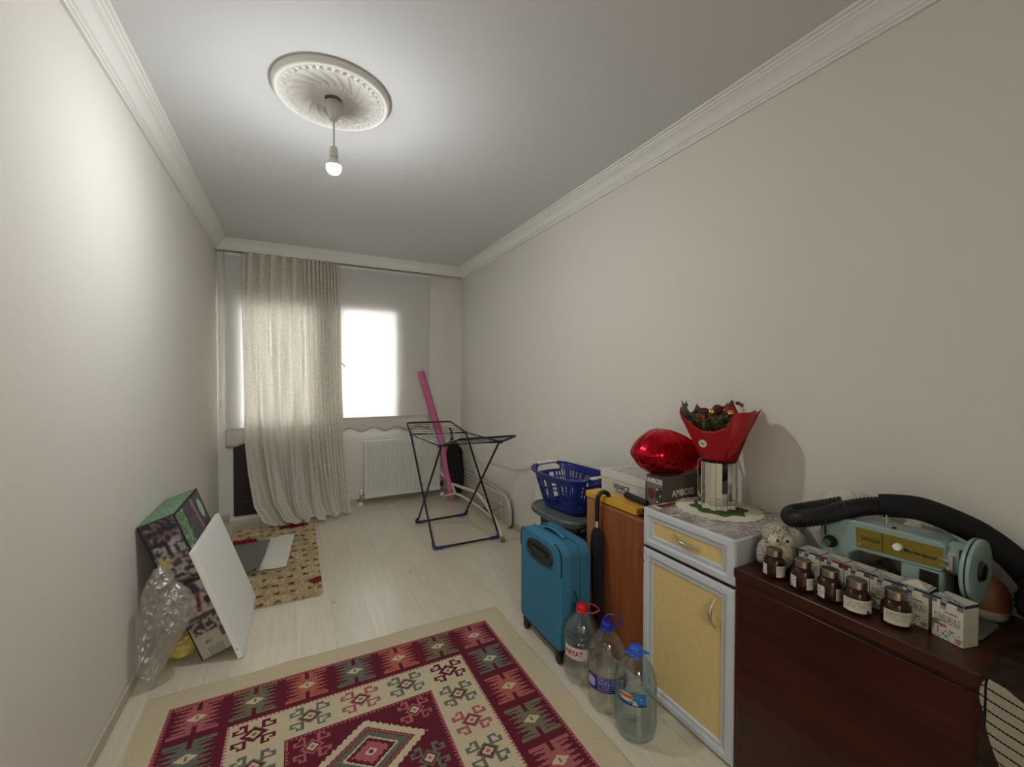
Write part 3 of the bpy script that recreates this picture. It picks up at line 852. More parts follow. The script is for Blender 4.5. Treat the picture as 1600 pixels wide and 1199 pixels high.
# cloths on the shaggy rug
def sheet(name, label, cat, corners, m, z0, wr=0.003, curl=None, n=80):
    P = [Vector(c) for c in corners]
    def f(u, v):
        p = P[0].lerp(P[1], u).lerp(P[3].lerp(P[2], u), v)
        z = z0+wr*nz(p.x*14, p.y*44, 4)+wr
        q = Vector((p.x, p.y, z))
        if curl: q = curl(u, v, q)
        return q
    o = MB().grid(f, n, n).build(name, m, ang=180, solid=0.002)
    return tag(o, label, cat)
sheet('white_cloth', 'white crinkled cloth lying flat on the shaggy rug', 'cloth', [(-0.25, 3.43, 0), (-0.062, 3.42, 0), (-0.002, 4.125, 0), (-0.235, 4.06, 0)],
      mat('white_crinkle', (226, 222, 212), 0.9, bump=1.0, bscale=70, stretch=(0.4, 3, 1)), 0.024, 0.007)
def curlf(u, v, q):
    if u > 0.55 and v < 0.5: q.z += 0.03*((u-0.55)/0.45)*(0.5-v)*2
    return q
sheet('grey_cloth', 'dark grey cloth with a curled corner lying half over the white cloth', 'cloth', [(-0.52, 3.42, 0), (-0.228, 3.38, 0), (-0.188, 4.03, 0), (-0.50, 3.98, 0)],
      mat('grey_felt', (112, 109, 104), 0.95, bump=0.3, bscale=150), 0.038, 0.003, curlf)

# ------------------------------------------------------------------ left wall: box, white panel, bag
bxw = thing('tall_carton', 'tall printed carton with green top leaning against the left wall behind the white panel', 'box', (-0.40, 2.51, 0.004))
_a = math.atan2(0.245, 0.70)                   # lean towards the wall
ux = Vector((math.cos(_a), 0, math.sin(_a)))   # across the box, away from the wall
uz = Vector((-math.sin(_a), 0, math.cos(_a)))  # up along the box
uy = Vector((0, 1, 0))
BO = Vector((-0.409, 2.505, 0.004)); BW, BL, BH = 0.145, 0.52, 0.735
def bp(a, b, c): return BO+ux*a+uy*b+uz*c
body = MB()
cn = [bp(a, b, c) for c in (0, BH) for b in (0, BL) for a in (0, BW)]
body.add(cn, [(0, 2, 3, 1), (4, 5, 7, 6), (0, 1, 5, 4), (2, 6, 7, 3), (0, 4, 6, 2), (1, 3, 7, 5)])
body.build('carton', mat('carton_black_edge', (34, 32, 36), 0.5), bxw, bevel=0.002)
def near_face(s, t):
    t = 1-t
    w = nz(s*9, t*34, 1.1)+0.5*nz(s*26, t*70, 2.2)
    w2 = nz(s*16+5, t*50, 7.7)
    if s < 0.03 or s > 0.975: return (30, 26, 32)
    if t < 0.14: return (52, 46, 54) if w < 0.10 else ((150, 110, 112) if w2 > 0.15 else (96, 92, 100))
    if t < 0.235:
        if 0.1 < s < 0.44 and t > 0.165: return (162, 156, 148) if w > -0.15 else (60, 56, 62)
        if 0.54 < s < 0.95: return (170, 164, 152) if w > -0.1 else (50, 56, 66)
        return (44, 38, 48)
    if t < 0.33: return (188, 168, 120) if s < 0.42 and w2 > -0.2 else ((150, 140, 132) if w > 0 else (66, 58, 64))
    if t < 0.42: return (166, 160, 148) if w > -0.1 else (58, 52, 56)
    if t < 0.475: return (58, 38, 36) if w < 0.2 else (120, 100, 92)
    if t < 0.70:
        base = (178, 172, 158)
        if (s-0.30)**2+((t-0.53)*4)**2 < 0.02 or (s-0.60)**2+((t-0.51)*4)**2 < 0.022: return (74, 56, 84)
        if abs((s-0.62)-(0.60-t)*1.3) < 0.06 and 0.52 < t < 0.68: return (150, 60, 66) if w2 > 0 else (56, 44, 62)
        if (s-0.86)**2+((t-0.62)*4)**2 < 0.012: return (60, 48, 70)
        return base if w > -0.32 else (90, 80, 92)
    if t < 0.725: return (84, 66, 68)
    if t < 0.83: return (164, 156, 146) if w > 0.02 else (62, 50, 60)
    if 0.80 < s and t < 0.9: return (90, 74, 84)
    if t > 0.935 and 0.30 < s < 0.72: return (205, 200, 188) if int(s*60) % 2 else (40, 36, 36)
    if 0.885 < t < 0.905 and 0.30 < s < 0.5: return (60, 54, 52) if int(s*50) % 2 else (176, 168, 154)
    return (174, 166, 152)
def soft(fn, ds, dt):
    def f(s, t):
        k = [fn(min(0.97, max(0.04, s+a*ds)), min(0.995, max(0.005, t+b*dt))) for a, b in ((0, 0), (1, .3), (-1, -.3), (.3, 1), (-.3, -1), (.8, -.8), (-.8, .8))]
        g = 1+0.22*nz(s*50, t*170, 6)
        return tuple(min(255, g*sum(c[i] for c in k)/len(k)) for i in range(3))
    return f
_nf = soft(near_face, 0.030, 0.006)
paint_quad('side_print', bp(0.002, -0.0012, 0.002), ux, uz, BW-0.004, BH-0.004, 60, 260, lambda s, t: near_face(s, t) if (s < 0.03 or s > 0.975 or t < 0.11) else _nf(s, t), bxw, thick=0)
def green_top(s, t):
    w = nz(s*20, t*40, 9)
    if abs(s-0.5) < 0.012: return (180, 200, 180)
    return (104, 140, 106) if w < 0.25 else (150, 176, 150)
paint_quad('green_lid', bp(0.001, 0.001, BH+0.0004), ux, uy, BW-0.002, BL-0.002, 40, 120, green_top, bxw)
def front_face(s, t):
    w = nz(s*24, t*24, 9)
    if s < 0.02 or s > 0.985 or t > 0.985: return (30, 30, 34)
    if s < 0.26:
        if 0.5 < t < 0.75 and int(s*80) % 3 == 0 and w > -0.2 and s < 0.17: return (190, 205, 186)
        return (88, 122, 84) if w < 0.2 else (150, 176, 146)
    if (s-0.84)**2/0.006+(t-0.86)**2/0.006 < 1: return (150, 190, 170)
    if abs(s-0.62-0.25*(0.9-t)) < 0.03 and t > 0.3: return (150, 116, 118)
    return (72, 68, 66) if w < 0.3 else (110, 100, 104)
paint_quad('front_print', bp(BW+0.0004, 0.001, 0.001), uy, uz, BL-0.002, BH-0.002, 100, 140, front_face, bxw)

wp = thing('melamine_board', 'thick white melamine board leaning against the printed carton', 'panel', (-0.225, 2.76, 0))
P0n, P1n = Vector((-0.234, 2.450, 0.004)), Vector((-0.428, 2.452, 0.566))
u_ = (P1n-P0n).normalized(); nrm = Vector((u_.z, 0, -u_.x)); v_ = Vector((0.022, 1, 0)).normalized()
# thickness runs back towards the wall
mb = MB(); vv = []
for k in (0, 1):
    for j in (0, 1):
        for i in (0, 1): vv.append(P0n-nrm*0.022*k+v_*0.628*j+u_*((P1n-P0n).length)*i)
vv = [v-Vector((0, 0, min(w.z for w in vv)-0.001)) for v in vv]
mb.add(vv, [(0, 1, 3, 2), (4, 6, 7, 5), (0, 4, 5, 1), (2, 3, 7, 6), (0, 2, 6, 4), (1, 5, 7, 3)])
mb.build('board', WHITE, wp, bevel=0.0015)
MB().tube([vv[4]+u_*0.05+nrm*0.012-v_*0.0004, vv[4]+u_*0.052+nrm*0.012-v_*0.0012], 0.004, 10).build('dowel_hole', mat('hole_dark', (90, 86, 78), 0.8), wp)

# plastic bag
PLAS = sheer('clear_plastic_film', (216, 212, 202), opac=0.36, transl=0.3, gloss=0.42)
bag_out = [(-0.572, 0.52), (-0.618, 0.42), (-0.640, 0.25), (-0.640, 0.10), (-0.615, 0.015), (-0.575, 0.012), (-0.535, 0.07), (-0.49, 0.16), (-0.44, 0.25), (-0.415, 0.33), (-0.44, 0.40), (-0.50, 0.47), (-0.545, 0.53)]
cxb, czb = -0.55, 0.26
def bag(u, v):
    # closed pillow: u around, v from front centre to back centre
    k = u*len(bag_out); i = int(k) % len(bag_out); t = k-int(k)
    a = bag_out[i]; b = bag_out[(i+1) % len(bag_out)]
    px, pz = lerp(a[0], b[0], t), lerp(a[1], b[1], t)
    r = math.sin(PI*v)**0.7
    x = lerp(cxb, px, r); z = lerp(czb, pz, r)
    y = 2.415-0.062*math.cos(PI*v)+0.020*abs(nz(x*20, z*8, v*2))+0.016*abs(nz(x*34+z*20, z*26, v*3))-0.012*abs(nz(x*60, z*60-x*40, v*3))
    x += 0.010*nz(x*30, z*30, v*4+1); z += 0.008*nz(x*30, z*30, v*4+9)
    return (max(XL+0.004, x), min(y, 2.49), max(0.004, z))
bo = MB().grid(bag, 170, 90).build('plastic_bag', PLAS, ang=60)
tag(bo, 'crumpled clear plastic bag slumped against the left wall in front of the carton', 'plastic bag')
yb = MB().sphere((-0.50, 2.60, 0.062), (0.075, 0.075, 0.056), 36, 24, fn=lambda d: 1+0.22*nz(d.x*4, d.y*4, d.z*4)+0.08*nz(d.x*12, d.y*12, d.z*12))
tag(yb.build('yellow_bag', mat('yellow_film', (196, 176, 96), 0.35, bump=0.6, bscale=30), ang=60), 'small crumpled yellow bag on the floor under the leaning carton', 'plastic bag')

# ------------------------------------------------------------------ suitcase
def roundrect(y0, y1, z0, z1, rt, rb, n=8):
    out = []
    for cy, cz, r, a0 in ((y1-rt, z1-rt, rt, 0), (y0+rt, z1-rt, rt, PI/2), (y0+rb, z0+rb, rb, PI), (y1-rb, z0+rb, rb, 1.5*PI)):
        for i in range(n+1):
            a = a0+PI/2*i/n; out.append((cy+r*math.cos(a), cz+r*math.sin(a)))
    return out
sc = thing('suitcase', 'turquoise fabric cabin suitcase standing upright on wheels in front of the wooden cabinet', 'suitcase', (1.22, 1.865, 0))
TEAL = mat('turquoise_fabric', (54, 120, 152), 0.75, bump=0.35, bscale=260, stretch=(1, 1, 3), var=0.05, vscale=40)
TEAL_SHADE = mat('turquoise_shaded_fabric', (50, 108, 134), 0.75, bump=0.35, bscale=260, var=0.05, vscale=40)  # same cloth coloured darker, shade of the side put into the colour
def xmap(x0): return lambda u, v, w: (x0+w, u, v)
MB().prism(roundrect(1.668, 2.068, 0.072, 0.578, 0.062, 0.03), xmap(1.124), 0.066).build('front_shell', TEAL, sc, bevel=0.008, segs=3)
MB().prism(roundrect(1.673, 2.063, 0.075, 0.572, 0.060, 0.03), xmap(1.188), 0.055).build('zip_band', TEAL_SHADE, sc)
MB().prism(roundrect(1.668, 2.068, 0.072, 0.576, 0.062, 0.03), xmap(1.240), 0.066).build('rear_shell', TEAL_SHADE, sc, bevel=0.010, segs=3)
for xx in (1.189, 1.243):
    o_ = roundrect(1.668, 2.068, 0.072, 0.578, 0.062, 0.03)
    MB().tube([(xx, a, b) for a, b in o_], 0.0032, 6, closed=True).build('piping', TEAL_SHADE, sc)
_rr = roundrect(1.6665, 2.0695, 0.0705, 0.5795, 0.062, 0.03)
MB().tube([(1.127, a, b) for a, b in _rr[9:18]]+[(1.127, 1.6665, 0.44)], 0.0035, 6).build('corner_trim', BLACK, sc)
MB().tube([(1.127, 2.0695, 0.46)]+[(1.127, a, b) for a, b in _rr[0:6]], 0.0035, 6).build('corner_trim', BLACK, sc)
# oval handle recess
ov = []
for i in range(48):
    a = 2*PI*i/48; c, s = math.cos(a), math.sin(a)
    yy = 1.862+0.118*(abs(c)**0.75)*(1 if c > 0 else -1); zz = 0.495+0.044*(abs(s)**0.7)*(1 if s > 0 else -1)
    if yy < 1.78: zz = 0.495+(zz-0.495)*(1+(1.78-yy)*3.5)
    ov.append((yy, zz))
hr_o = MB().prism([(a, b) for a, b in ov], lambda u, v, w: (1.1240-w, u, v), 0.004).build('handle_recess', mat('recess_black', (13, 13, 14), 0.35), sc)
MB().tube([(1.120, a, b) for a, b in ov], 0.0075, 8, closed=True).build('recess_rim', mat('rim_dark', (38, 34, 34), 0.45), hr_o)
MB().box((1.117, 1.862, 0.500), (0.010, 0.15, 0.020)).build('pull_handle', mat('handle_dark', (30, 30, 32), 0.25), hr_o, bevel=0.004)
MB().grid(lambda u, v: (1.205+0.030*v, lerp(1.96, 1.78, u), 0.574+0.020*math.sin(PI*u)**0.6), 20, 2).build('carry_strap', TEAL, sc, solid=0.005, ang=180)
MB().bb(1.132, 1.30, 1.685, 2.05, 0.055, 0.080).build('base', BLACK, sc, bevel=0.006)
for xw in (1.145, 1.285):
    for yw in (1.705, 2.03):
        MB().bb(xw-0.016, xw+0.016, yw-0.022, yw+0.022, 0.040, 0.075).build('wheel_housing', BLACK, sc, bevel=0.008)
        w = MB(); w.tube([(xw-0.011, yw, 0.0245), (xw+0.011, yw, 0.0245)], 0.0242, 20)
        w.build('wheel', mat('wheel_rubber', (26, 26, 28), 0.5), sc, bevel=0.003)
MB().tube(smoothpath([(1.205, 1.6665, 0.36), (1.225, 1.665, 0.30), (1.232, 1.665, 0.22), (1.215, 1.665, 0.15)], 6), 0.003, 6).build('pocket_piping', mat('teal_dark', (24, 60, 74), 0.7), sc)

# ------------------------------------------------------------------ laundry bin and basket
lb = thing('laundry_bin', 'dark grey lidded laundry bin standing behind the suitcase against the wall', 'laundry bin', (1.59, 2.20, 0))
GREYP = mat('grey_plastic', (84, 90, 92), 0.45)
GREYT = mat('grey_woven_plastic', (62, 66, 66), 0.6, bump=1.0, bscale=170, var=0.25, vscale=220)
def supel(cx, cy, a, b, e, n=56):
    out = []
    for i in range(n):
        t = 2*PI*i/n; c, s = math.cos(t), math.sin(t)
        out.append((cx+a*abs(c)**e*(1 if c > 0 else -1), cy+b*abs(s)**e*(1 if s > 0 else -1)))
    return out
def loft(mb, rings, cap0=True, cap1=True, mi=0):
    n = len(rings[0]); vs = [p for r in rings for p in r]; fs = []
    for i in range(len(rings)-1):
        for j in range(n): fs.append((i*n+j, i*n+(j+1) % n, (i+1)*n+(j+1) % n, (i+1)*n+j))
    if cap0: fs.append(tuple(reversed(range(n))))
    if cap1: fs.append(tuple((len(rings)-1)*n+j for j in range(n)))
    return mb.add(vs, fs, mi)
def ring3(cx, cy, a, b, z, e=0.55): return [(x, y, z) for x, y in supel(cx, cy, a, b, e)]
loft(MB(), [ring3(1.595, 2.205, 0.155, 0.195, 0.0), ring3(1.59, 2.205, 0.178, 0.222, 0.525)]).build('body', GREYT, lb)
loft(MB(), [ring3(1.583, 2.218, 0.210, 0.262, 0.520), ring3(1.583, 2.218, 0.214, 0.266, 0.528), ring3(1.583, 2.218, 0.214, 0.266, 0.552), ring3(1.583, 2.218, 0.206, 0.258, 0.561), ring3(1.583, 2.218, 0.194, 0.246, 0.561), ring3(1.583, 2.218, 0.188, 0.240, 0.553)]).build('lid', GREYP, lb)
hb = MB(); hb.bb(1.46, 1.56, 1.950, 1.962, 0.505, 0.520)
hb.build('lid_catch', GREYP, lb, bevel=0.003)

bk = thing('laundry_basket', 'blue slotted plastic laundry basket with white grips standing on the grey bin', 'laundry basket', (1.585, 2.245, 0.555))
BLUEP = mat('blue_plastic', (26, 42, 116), 0.32, spec=0.5)
def basket_pt(t, v, off=0.0):
    """t around 0..1, v height 0..1"""
    a0, b0, a1, b1 = 0.118, 0.168, 0.182, 0.262
    a = lerp(a0, a1, v**0.9)+off; b = lerp(b0, b1, v**0.9)+off
    e = lerp(0.42, 0.60, v)
    c, s = math.cos(2*PI*t), math.sin(2*PI*t)
    x = a*abs(c)**e*(1 if c > 0 else -1); y = b*abs(s)**e*(1 if s > 0 else -1)
    q = 0.10
    x, y = x*math.cos(q)-y*math.sin(q), x*math.sin(q)+y*math.cos(q)
    rimh = 0.226+0.020*(abs(math.sin(2*PI*t)))**2
    return Vector((1.590+x*0.98, 2.240+y, 0.556+rimh*v))
def basket_wall():
    nt_, nv = 168, 27
    mb = MB(); vs = [basket_pt(i/nt_, j/nv) for j in range(nv+1) for i in range(nt_)]
    fs = []
    for j in range(nv):
        for i in range(nt_):
            v = (j+.5)/nv; t = (i+.5)/nt_
            ang = (t*8) % 2     # corners stay solid
            dcorner = min(abs(((t*4-0.5) % 1)), 1-abs(((t*4-0.5) % 1)))
            row = (v > 0.12 and v < 0.32) or (v > 0.38 and v < 0.58) or (v > 0.64 and v < 0.82)
            slot = (i % 4) in (0, 1) and row and dcorner > 0.10
            s = math.sin(2*PI*t)
            if abs(s) > 0.93 and 0.80 < v < 0.96: slot = abs(s) > 0.965 or v < 0.93
            if abs(s) > 0.93 and 0.74 < v <= 0.80: slot = False
            if slot: continue
            a = j*nt_+i; b2 = j*nt_+(i+1) % nt_
            fs.append((a, b2, b2+nt_, a+nt_))
    mb.add(vs, fs)
    return mb
basket_wall().build('slotted_wall', BLUEP, bk, solid=0.0035, ang=50)
MB().add([basket_pt(i/56, 0) for i in range(56)], [tuple(range(56))]).build('bottom', BLUEP, bk, solid=0.003)
rim = MB()
prof = [(0.0, -0.004), (0.014, -0.010), (0.020, -0.004), (0.018, 0.004), (0.006, 0.007), (-0.004, 0.004)]
vs = []; N = 120
for i in range(N):
    for o_, dz in prof:
        p = basket_pt(i/N, 1.0, o_); vs.append((p.x, p.y, p.z+dz))
fs = [(i*6+j, ((i+1) % N)*6+j, ((i+1) % N)*6+(j+1) % 6, i*6+(j+1) % 6) for i in range(N) for j in range(6)]
rim.add(vs, fs); rim_o = rim.build('rim', BLUEP, bk, ang=60)
for c in (0.25, 0.75):
    pts = [basket_pt(c+(k-4)/4*0.045, 1.0, 0.008)+Vector((0, 0, 0.001)) for k in range(9)]
    MB().tube(pts, 0.0125, 12).build('grip', mat('white_grip', (214, 214, 208), 0.4), rim_o)

# ------------------------------------------------------------------ wooden cabinet with things on top
WOODORG = mat('orange_brown_laminate', (146, 84, 46), 0.45, rgb2=(132, 72, 40), vscale=6, stretch=(1, 6, 0.6))
EDGE = mat('laminate_edge', (168, 118, 76), 0.5)
wc = thing('wooden_cabinet', 'orange-brown wooden cabinet between the grey bin and the silver-framed cabinet', 'cabinet', (1.60, 1.61, 0))
MB().bb(1.412, 1.79, 1.392, 1.842, 0.0, 0.754).build('body', WOODORG, wc, bevel=0.001)
MB().bb(1.398, 1.4115, 1.396, 1.752, 0.03, 0.742).build('door', WOODORG, wc, bevel=0.001)
MB().bb(1.3972, 1.4113, 1.396, 1.752, 0.7421, 0.7445).build('edge_strip', EDGE, wc)
MB().bb(1.4113, 1.4128, 1.752, 1.842, 0.0, 0.7545).build('edge_strip', EDGE, wc)
MB().bb(1.4125, 1.79, 1.394, 1.840, 0.7542, 0.7555).build('top', mat('cabinet_top_dark', (30, 22, 18), 0.6), wc)
YEL = mat('yellow_card', (206, 158, 52), 0.45, var=0.08, vscale=20)
yx = thing('yellow_box', 'flat yellow cardboard box with black mark on its end, on the wooden cabinet edge', 'box', (1.46, 1.65, 0.757))
Ry_ = Rz(0.02)
MB().box((1.452, 1.654, 0.7725), (0.095, 0.372, 0.031), Ry_).build('box', YEL, yx, bevel=0.0015)
paint_quad('end_mark', (1.414, 1.4655, 0.759), (1, 0.0, 0), (0, 0, 1), 0.085, 0.027, 24, 10,
           lambda s, t: (24, 22, 18) if ((s-0.55)**2*1.0+(t-0.5)**2*0.25 < 0.035) else (190, 146, 50), yx, thick=0.0004)
gp = thing('umbrella_grip', 'black rubber grip of a folded umbrella lying across the yellow box before the shoebox', 'umbrella', (1.47, 1.54, 0.80))
g0, g1 = Vector((1.472, 1.612, 0.812)), Vector((1.470, 1.462, 0.806))
MB().tube([g0, g0+(g1-g0)*0.06, g0+(g1-g0)*0.6, g1], [0.012, 0.0175, 0.016, 0.014], 16).build('grip', BLACK, gp, bevel=0.002)

def boxprism(P, u, v, w, name, m, parent, bevel=0.0012):
    """P corner, three edge vectors"""
    mb = MB(); vs = []
    for c in (0, 1):
        for b in (0, 1):
            for a in (0, 1): vs.append(Vector(P)+Vector(u)*a+Vector(v)*b+Vector(w)*c)
    mb.add(vs, [(0, 2, 3, 1), (4, 5, 7, 6), (0, 1, 5, 4), (2, 6, 7, 3), (0, 4, 6, 2), (1, 3, 7, 5)])
    return mb.build(name, m, parent, bevel=bevel)
SHOE = mat('shoebox_card', (198, 194, 184), 0.6)
vb = thing('shoebox', 'white lidded shoebox with dark VENICE lettering on the wooden cabinet', 'box', (1.66, 1.70, 0.757))
VP = Vector((1.548, 1.552, 0.7565)); vu = Vector((-0.006, 0.330, 0)); vw = Vector((0.225, 0.004, 0))
boxprism(VP, vw, vu, (0, 0, 0.090), 'box', SHOE, vb)
boxprism(VP+Vector((-0.004, -0.004, 0.088)), vw*1.035, vu*1.024, (0, 0, 0.042), 'lid', mat('shoebox_lid', (204, 200, 190), 0.6), vb)
r_ = -vu.normalized(); u3 = Vector((0, 0, 1))
INK = mat('dark_ink', (40, 40, 48), 0.6)
text('lettering', 'VENICE', 0.040, VP+vu*0.70+Vector((-0.0012, 0, 0.040)), r_, u3, INK, vb, thick=0.0002, bold=0.0004, squash=0.92)
text('lettering', 'FOOTWEAR', 0.012, VP+vu*0.66+Vector((-0.0012, 0, 0.024)), r_, u3, INK, vb, thick=0.0002)
paint_quad('lid_print', VP+Vector((0.02, 0.02, 0.1304)), (1, 0, 0), (0, 1, 0), 0.18, 0.28, 40, 60,
           lambda s, t: (150, 142, 132) if abs(nz(s*5, t*6, 3)) < 0.05 and 0.2 < t < 0.85 else (200, 196, 186), vb)

ab = thing('appliance_box', 'dark grey AMBOSS carton standing between the shoebox and the mirrored vase', 'box', (1.62, 1.44, 0.757))
AP = Vector((1.494, 1.392, 0.7565))
GB = mat('dark_grey_carton', (84, 77, 70), 0.5)
boxprism(AP, (0.29, 0.0, 0), (0, 0.098, 0), (0, 0, 0.183), 'carton', GB, ab)
def amb_front(s, t):
    if t > 0.96: return (60, 54, 48)
    t0 = t; t = t-0.17
    d = math.hypot((s-0.30), (t-0.36)*1.9)
    if d < 0.07: return (36, 16, 24)
    if d < 0.13: return (120, 60, 70)
    if d < 0.27: return (116, 44, 58) if (int(math.atan2(t-0.36, s-0.3)*9) % 2) else (86, 36, 48)
    for cx, cy, r in ((0.68, 0.50, 0.06), (0.68, 0.18, 0.06), (0.86, 0.34, 0.05)):
        if math.hypot(s-cx, (t-cy)*1.9) < r: return (196, 190, 176)
    if s > 0.58 and t < 0.55: return (44, 42, 38) if nz(s*12, t*16, 2) < 0.15 else (96, 92, 80)
    return (112, 104, 94)
paint_quad('front_print', AP+Vector((0, 0.097, 0.001)), (0, -1, 0), (0, 0, 1), 0.096, 0.181, 50, 90, amb_front, ab)
WINK = mat('white_ink', (214, 208, 198), 0.6)
text('lettering', 'AMBOSS', 0.031, AP+Vector((-0.0012, 0.094, 0.148)), (0, -1, 0), (0, 0, 1), WINK, ab, thick=0.0002, bold=0.0009, squash=0.80)
text('lettering', 'AMBOSS', 0.043, AP+Vector((0.060, -0.0008, 0.088)), (1, 0, 0), (0, 0, 1), WINK, ab, thick=0.0002, bold=0.0012, squash=0.90)

# heart balloon
hbal = thing('heart_balloon', 'shiny red foil heart balloon resting on the boxes behind the bouquet', 'balloon', (1.585, 1.47, 1.04))
FOIL = mat('red_foil', (188, 14, 36), 0.16, metal=0.85, bump=0.25, bscale=9)
def heart(u, v, s):
    a = 2*PI*u
    # heart outline: tip towards the room's far end
    hx = 0.80*(math.sin(a)**3); hy = (13*math.cos(a)-5*math.cos(2*a)-2*math.cos(3*a)-math.cos(4*a))/16*0.85
    r = math.sin(v*PI/2)
    z = 0.112*math.cos(v*PI/2)**1.35
    edge = r**5
    z *= 1-0.10*edge*math.cos(a*34)
    wr_ = 1+0.012*edge*math.cos(a*46)
    x = hx*r*0.235*wr_; y = hy*r*0.232*wr_
    q = 0.55
    X = x*math.cos(q)-y*math.sin(q); Y = x*math.sin(q)+y*math.cos(q)
    return (min(1.588+X*0.80, 1.796), 1.492+Y*1.0, 1.037+s*z*(1+0.03*math.cos(a*17)*r)+0.0004*s)
mb = MB(); mb.grid(lambda u, v: heart(u, v, 1), 160, 24); mb.grid(lambda u, v: heart(u, v, -1), 160, 24, flip=True)
mb.build('foil_body', FOIL, hbal, ang=70)
MB().tube([heart(0.5, 1, 1), tuple(Vector(heart(0.5, 1, 1))+Vector((-0.02, 0.03, -0.02)))], 0.005, 6).build('inflation_tail', FOIL, hbal)

# hooked umbrella hanging on the cabinet
hu = thing('hooked_umbrella', 'long black umbrella hanging by its hook from the front of wooden cabinet', 'umbrella', (1.37, 1.69, 0.78))
hk = smoothpath([(1.432, 1.690, 0.782), (1.425, 1.690, 0.801), (1.402, 1.694, 0.812), (1.378, 1.700, 0.800), (1.370, 1.705, 0.76), (1.370, 1.706, 0.64)], 6)
MB().tube(hk, 0.0115, 12).build('hook_handle', BLACK, hu)
MB().tube([(1.370, 1.706, 0.665), (1.370, 1.706, 0.628)], [0.012, 0.016], 12).build('collar', CHROME, hu)
def hum(u, v):
    a = 2*PI*u; r = table([(0, 0.014), (0.05, 0.030), (0.12, 0.036), (0.5, 0.034), (0.85, 0.026), (1, 0.012)], v)[0]
    r *= 1+0.14*math.sin(8*a+4*v)
    return (1.364+r*0.72*math.cos(a), 1.700-0.025*v+r*math.sin(a), lerp(0.635, 0.06, v))
MB().grid(hum, 64, 20).build('canopy', BLACKFAB, hu, ang=80)
MB().tube([(1.364, 1.675, 0.07), (1.364, 1.675, 0.015)], [0.006, 0.003], 8).build('ferrule', STEEL, hu)

# ------------------------------------------------------------------ silver framed cabinet
fc = thing('framed_cabinet', 'cream cabinet with silver-white moulded frames, one drawer above one door', 'cabinet', (1.59, 1.17, 0))
FX, FY0, FY1 = 1.372, 0.953, 1.388
MB().bb(FX+0.018, 1.798, FY0+0.001, FY1-0.001, 0.0, 0.812).build('body', mat('cabinet_side_grey', (168, 170, 174), 0.5), fc)
MB().bb(FX+0.004, 1.800, FY0, FY1, 0.8125, 0.826).build('top', SILVERFRAME, fc, bevel=0.003)
MB().bb(FX+0.014, FX+0.0179, FY0+0.004, FY1-0.004, 0.640, 0.668).build('gap_shadow_strip', mat('gap_shadow_dark', (30, 26, 24), 0.8), fc)  # dark strip stands in for the shadow between drawer and door
FPROF = [(0.0, 0.0), (0.0, 0.012), (0.004, 0.017), (0.014, 0.020), (0.026, 0.019), (0.034, 0.014), (0.036, 0.010), (0.038, 0.0135), (0.041, 0.0135), (0.043, 0.009), (0.0445, 0.0125), (0.048, 0.0125), (0.051, 0.007), (0.053, 0.004)]
def fronts(z0, z1, xb):
    def corner(ins, h): return [(xb-h, FY1-ins, z0+ins), (xb-h, FY0+ins, z0+ins), (xb-h, FY0+ins, z1-ins), (xb-h, FY1-ins, z1-ins)]
    return corner
def front_panel(name, z0, z1):
    xb = FX+0.018
    o = MB().frame(fronts(z0, z1, xb), FPROF).build(name, SILVERFRAME, fc, ang=25)
    MB().bb(xb-0.005, xb-0.001, FY0+0.05, FY1-0.05, z0+0.05, z1-0.05).build('cream_panel', CREAM, o)
    return o
dw = front_panel('drawer', 0.661, 0.824)
dd = front_panel('door', 0.012, 0.646)
def bow_handle(p0, p1, out, parent, twist=0.0):
    p0, p1 = Vector(p0), Vector(p1); out = Vector(out)
    pts = []; rad = []
    for i in range(17):
        t = i/16; s = math.sin(PI*t)
        pts.append(p0.lerp(p1, t)+out*(s**0.8)); rad.append(0.0032+0.0045*s**2 if 0 < i < 16 else 0.005)
    MB().tube(pts, rad, 12).build('handle', mat('pewter', (196, 186, 166), 0.32, metal=0.85), parent)
XP = FX+0.012
bow_handle((XP, 1.226, 0.7500), (XP, 1.108, 0.7350), (-0.024, 0, 0.0), dw)
bow_handle((XP, 1.033, 0.576), (XP, 1.036, 0.472), (-0.024, 0.004, 0), dd)
cabl = MB().tube(smoothpath([(1.366, 1.3915, 0.655), (1.349, 1.383, 0.635), (1.3465, 1.366, 0.612), (1.3455, 1.352, 0.598)], 6), 0.0016, 6)
tag(cabl.build('black_cord', BLACK), 'thin black cord hanging over the left edge of the silver-framed cabinet', 'cord')

# cloth on the cabinet top
def runner_col(s, t):
    n1 = nz(s*7, t*7, 1)+0.5*nz(s*18, t*18, 3)
    vein = abs(nz(s*9, t*12, 8)) < 0.05
    if 0.86 < t < 0.965 and 0.12 < s < 0.62:
        return (160, 104, 48) if t < 0.91 and abs(nz(s*20, t*20)) < 0.4 else (92, 52, 36)
    if vein: return (214, 208, 198)
    return (176, 168, 160) if n1 > 0 else (150, 142, 136)
oc = thing('oilcloth', 'grey marbled plastic cloth with an orange patch covering the framed cabinet top', 'tablecloth', (1.59, 1.17, 0.8265))
paint_quad('sheet', (1.380, 0.958, 0.8266), (1, 0, 0), (0, 1, 0), 0.415, 0.426, 110, 110, runner_col, oc, m=painted_mat('oilcloth_film', 0.25, bump=0.3, bscale=40, spec=0.6))
dl = thing('doily', 'cream crocheted doily with green leafy centre under the mirrored vase', 'doily', (1.64, 1.215, 0.828))
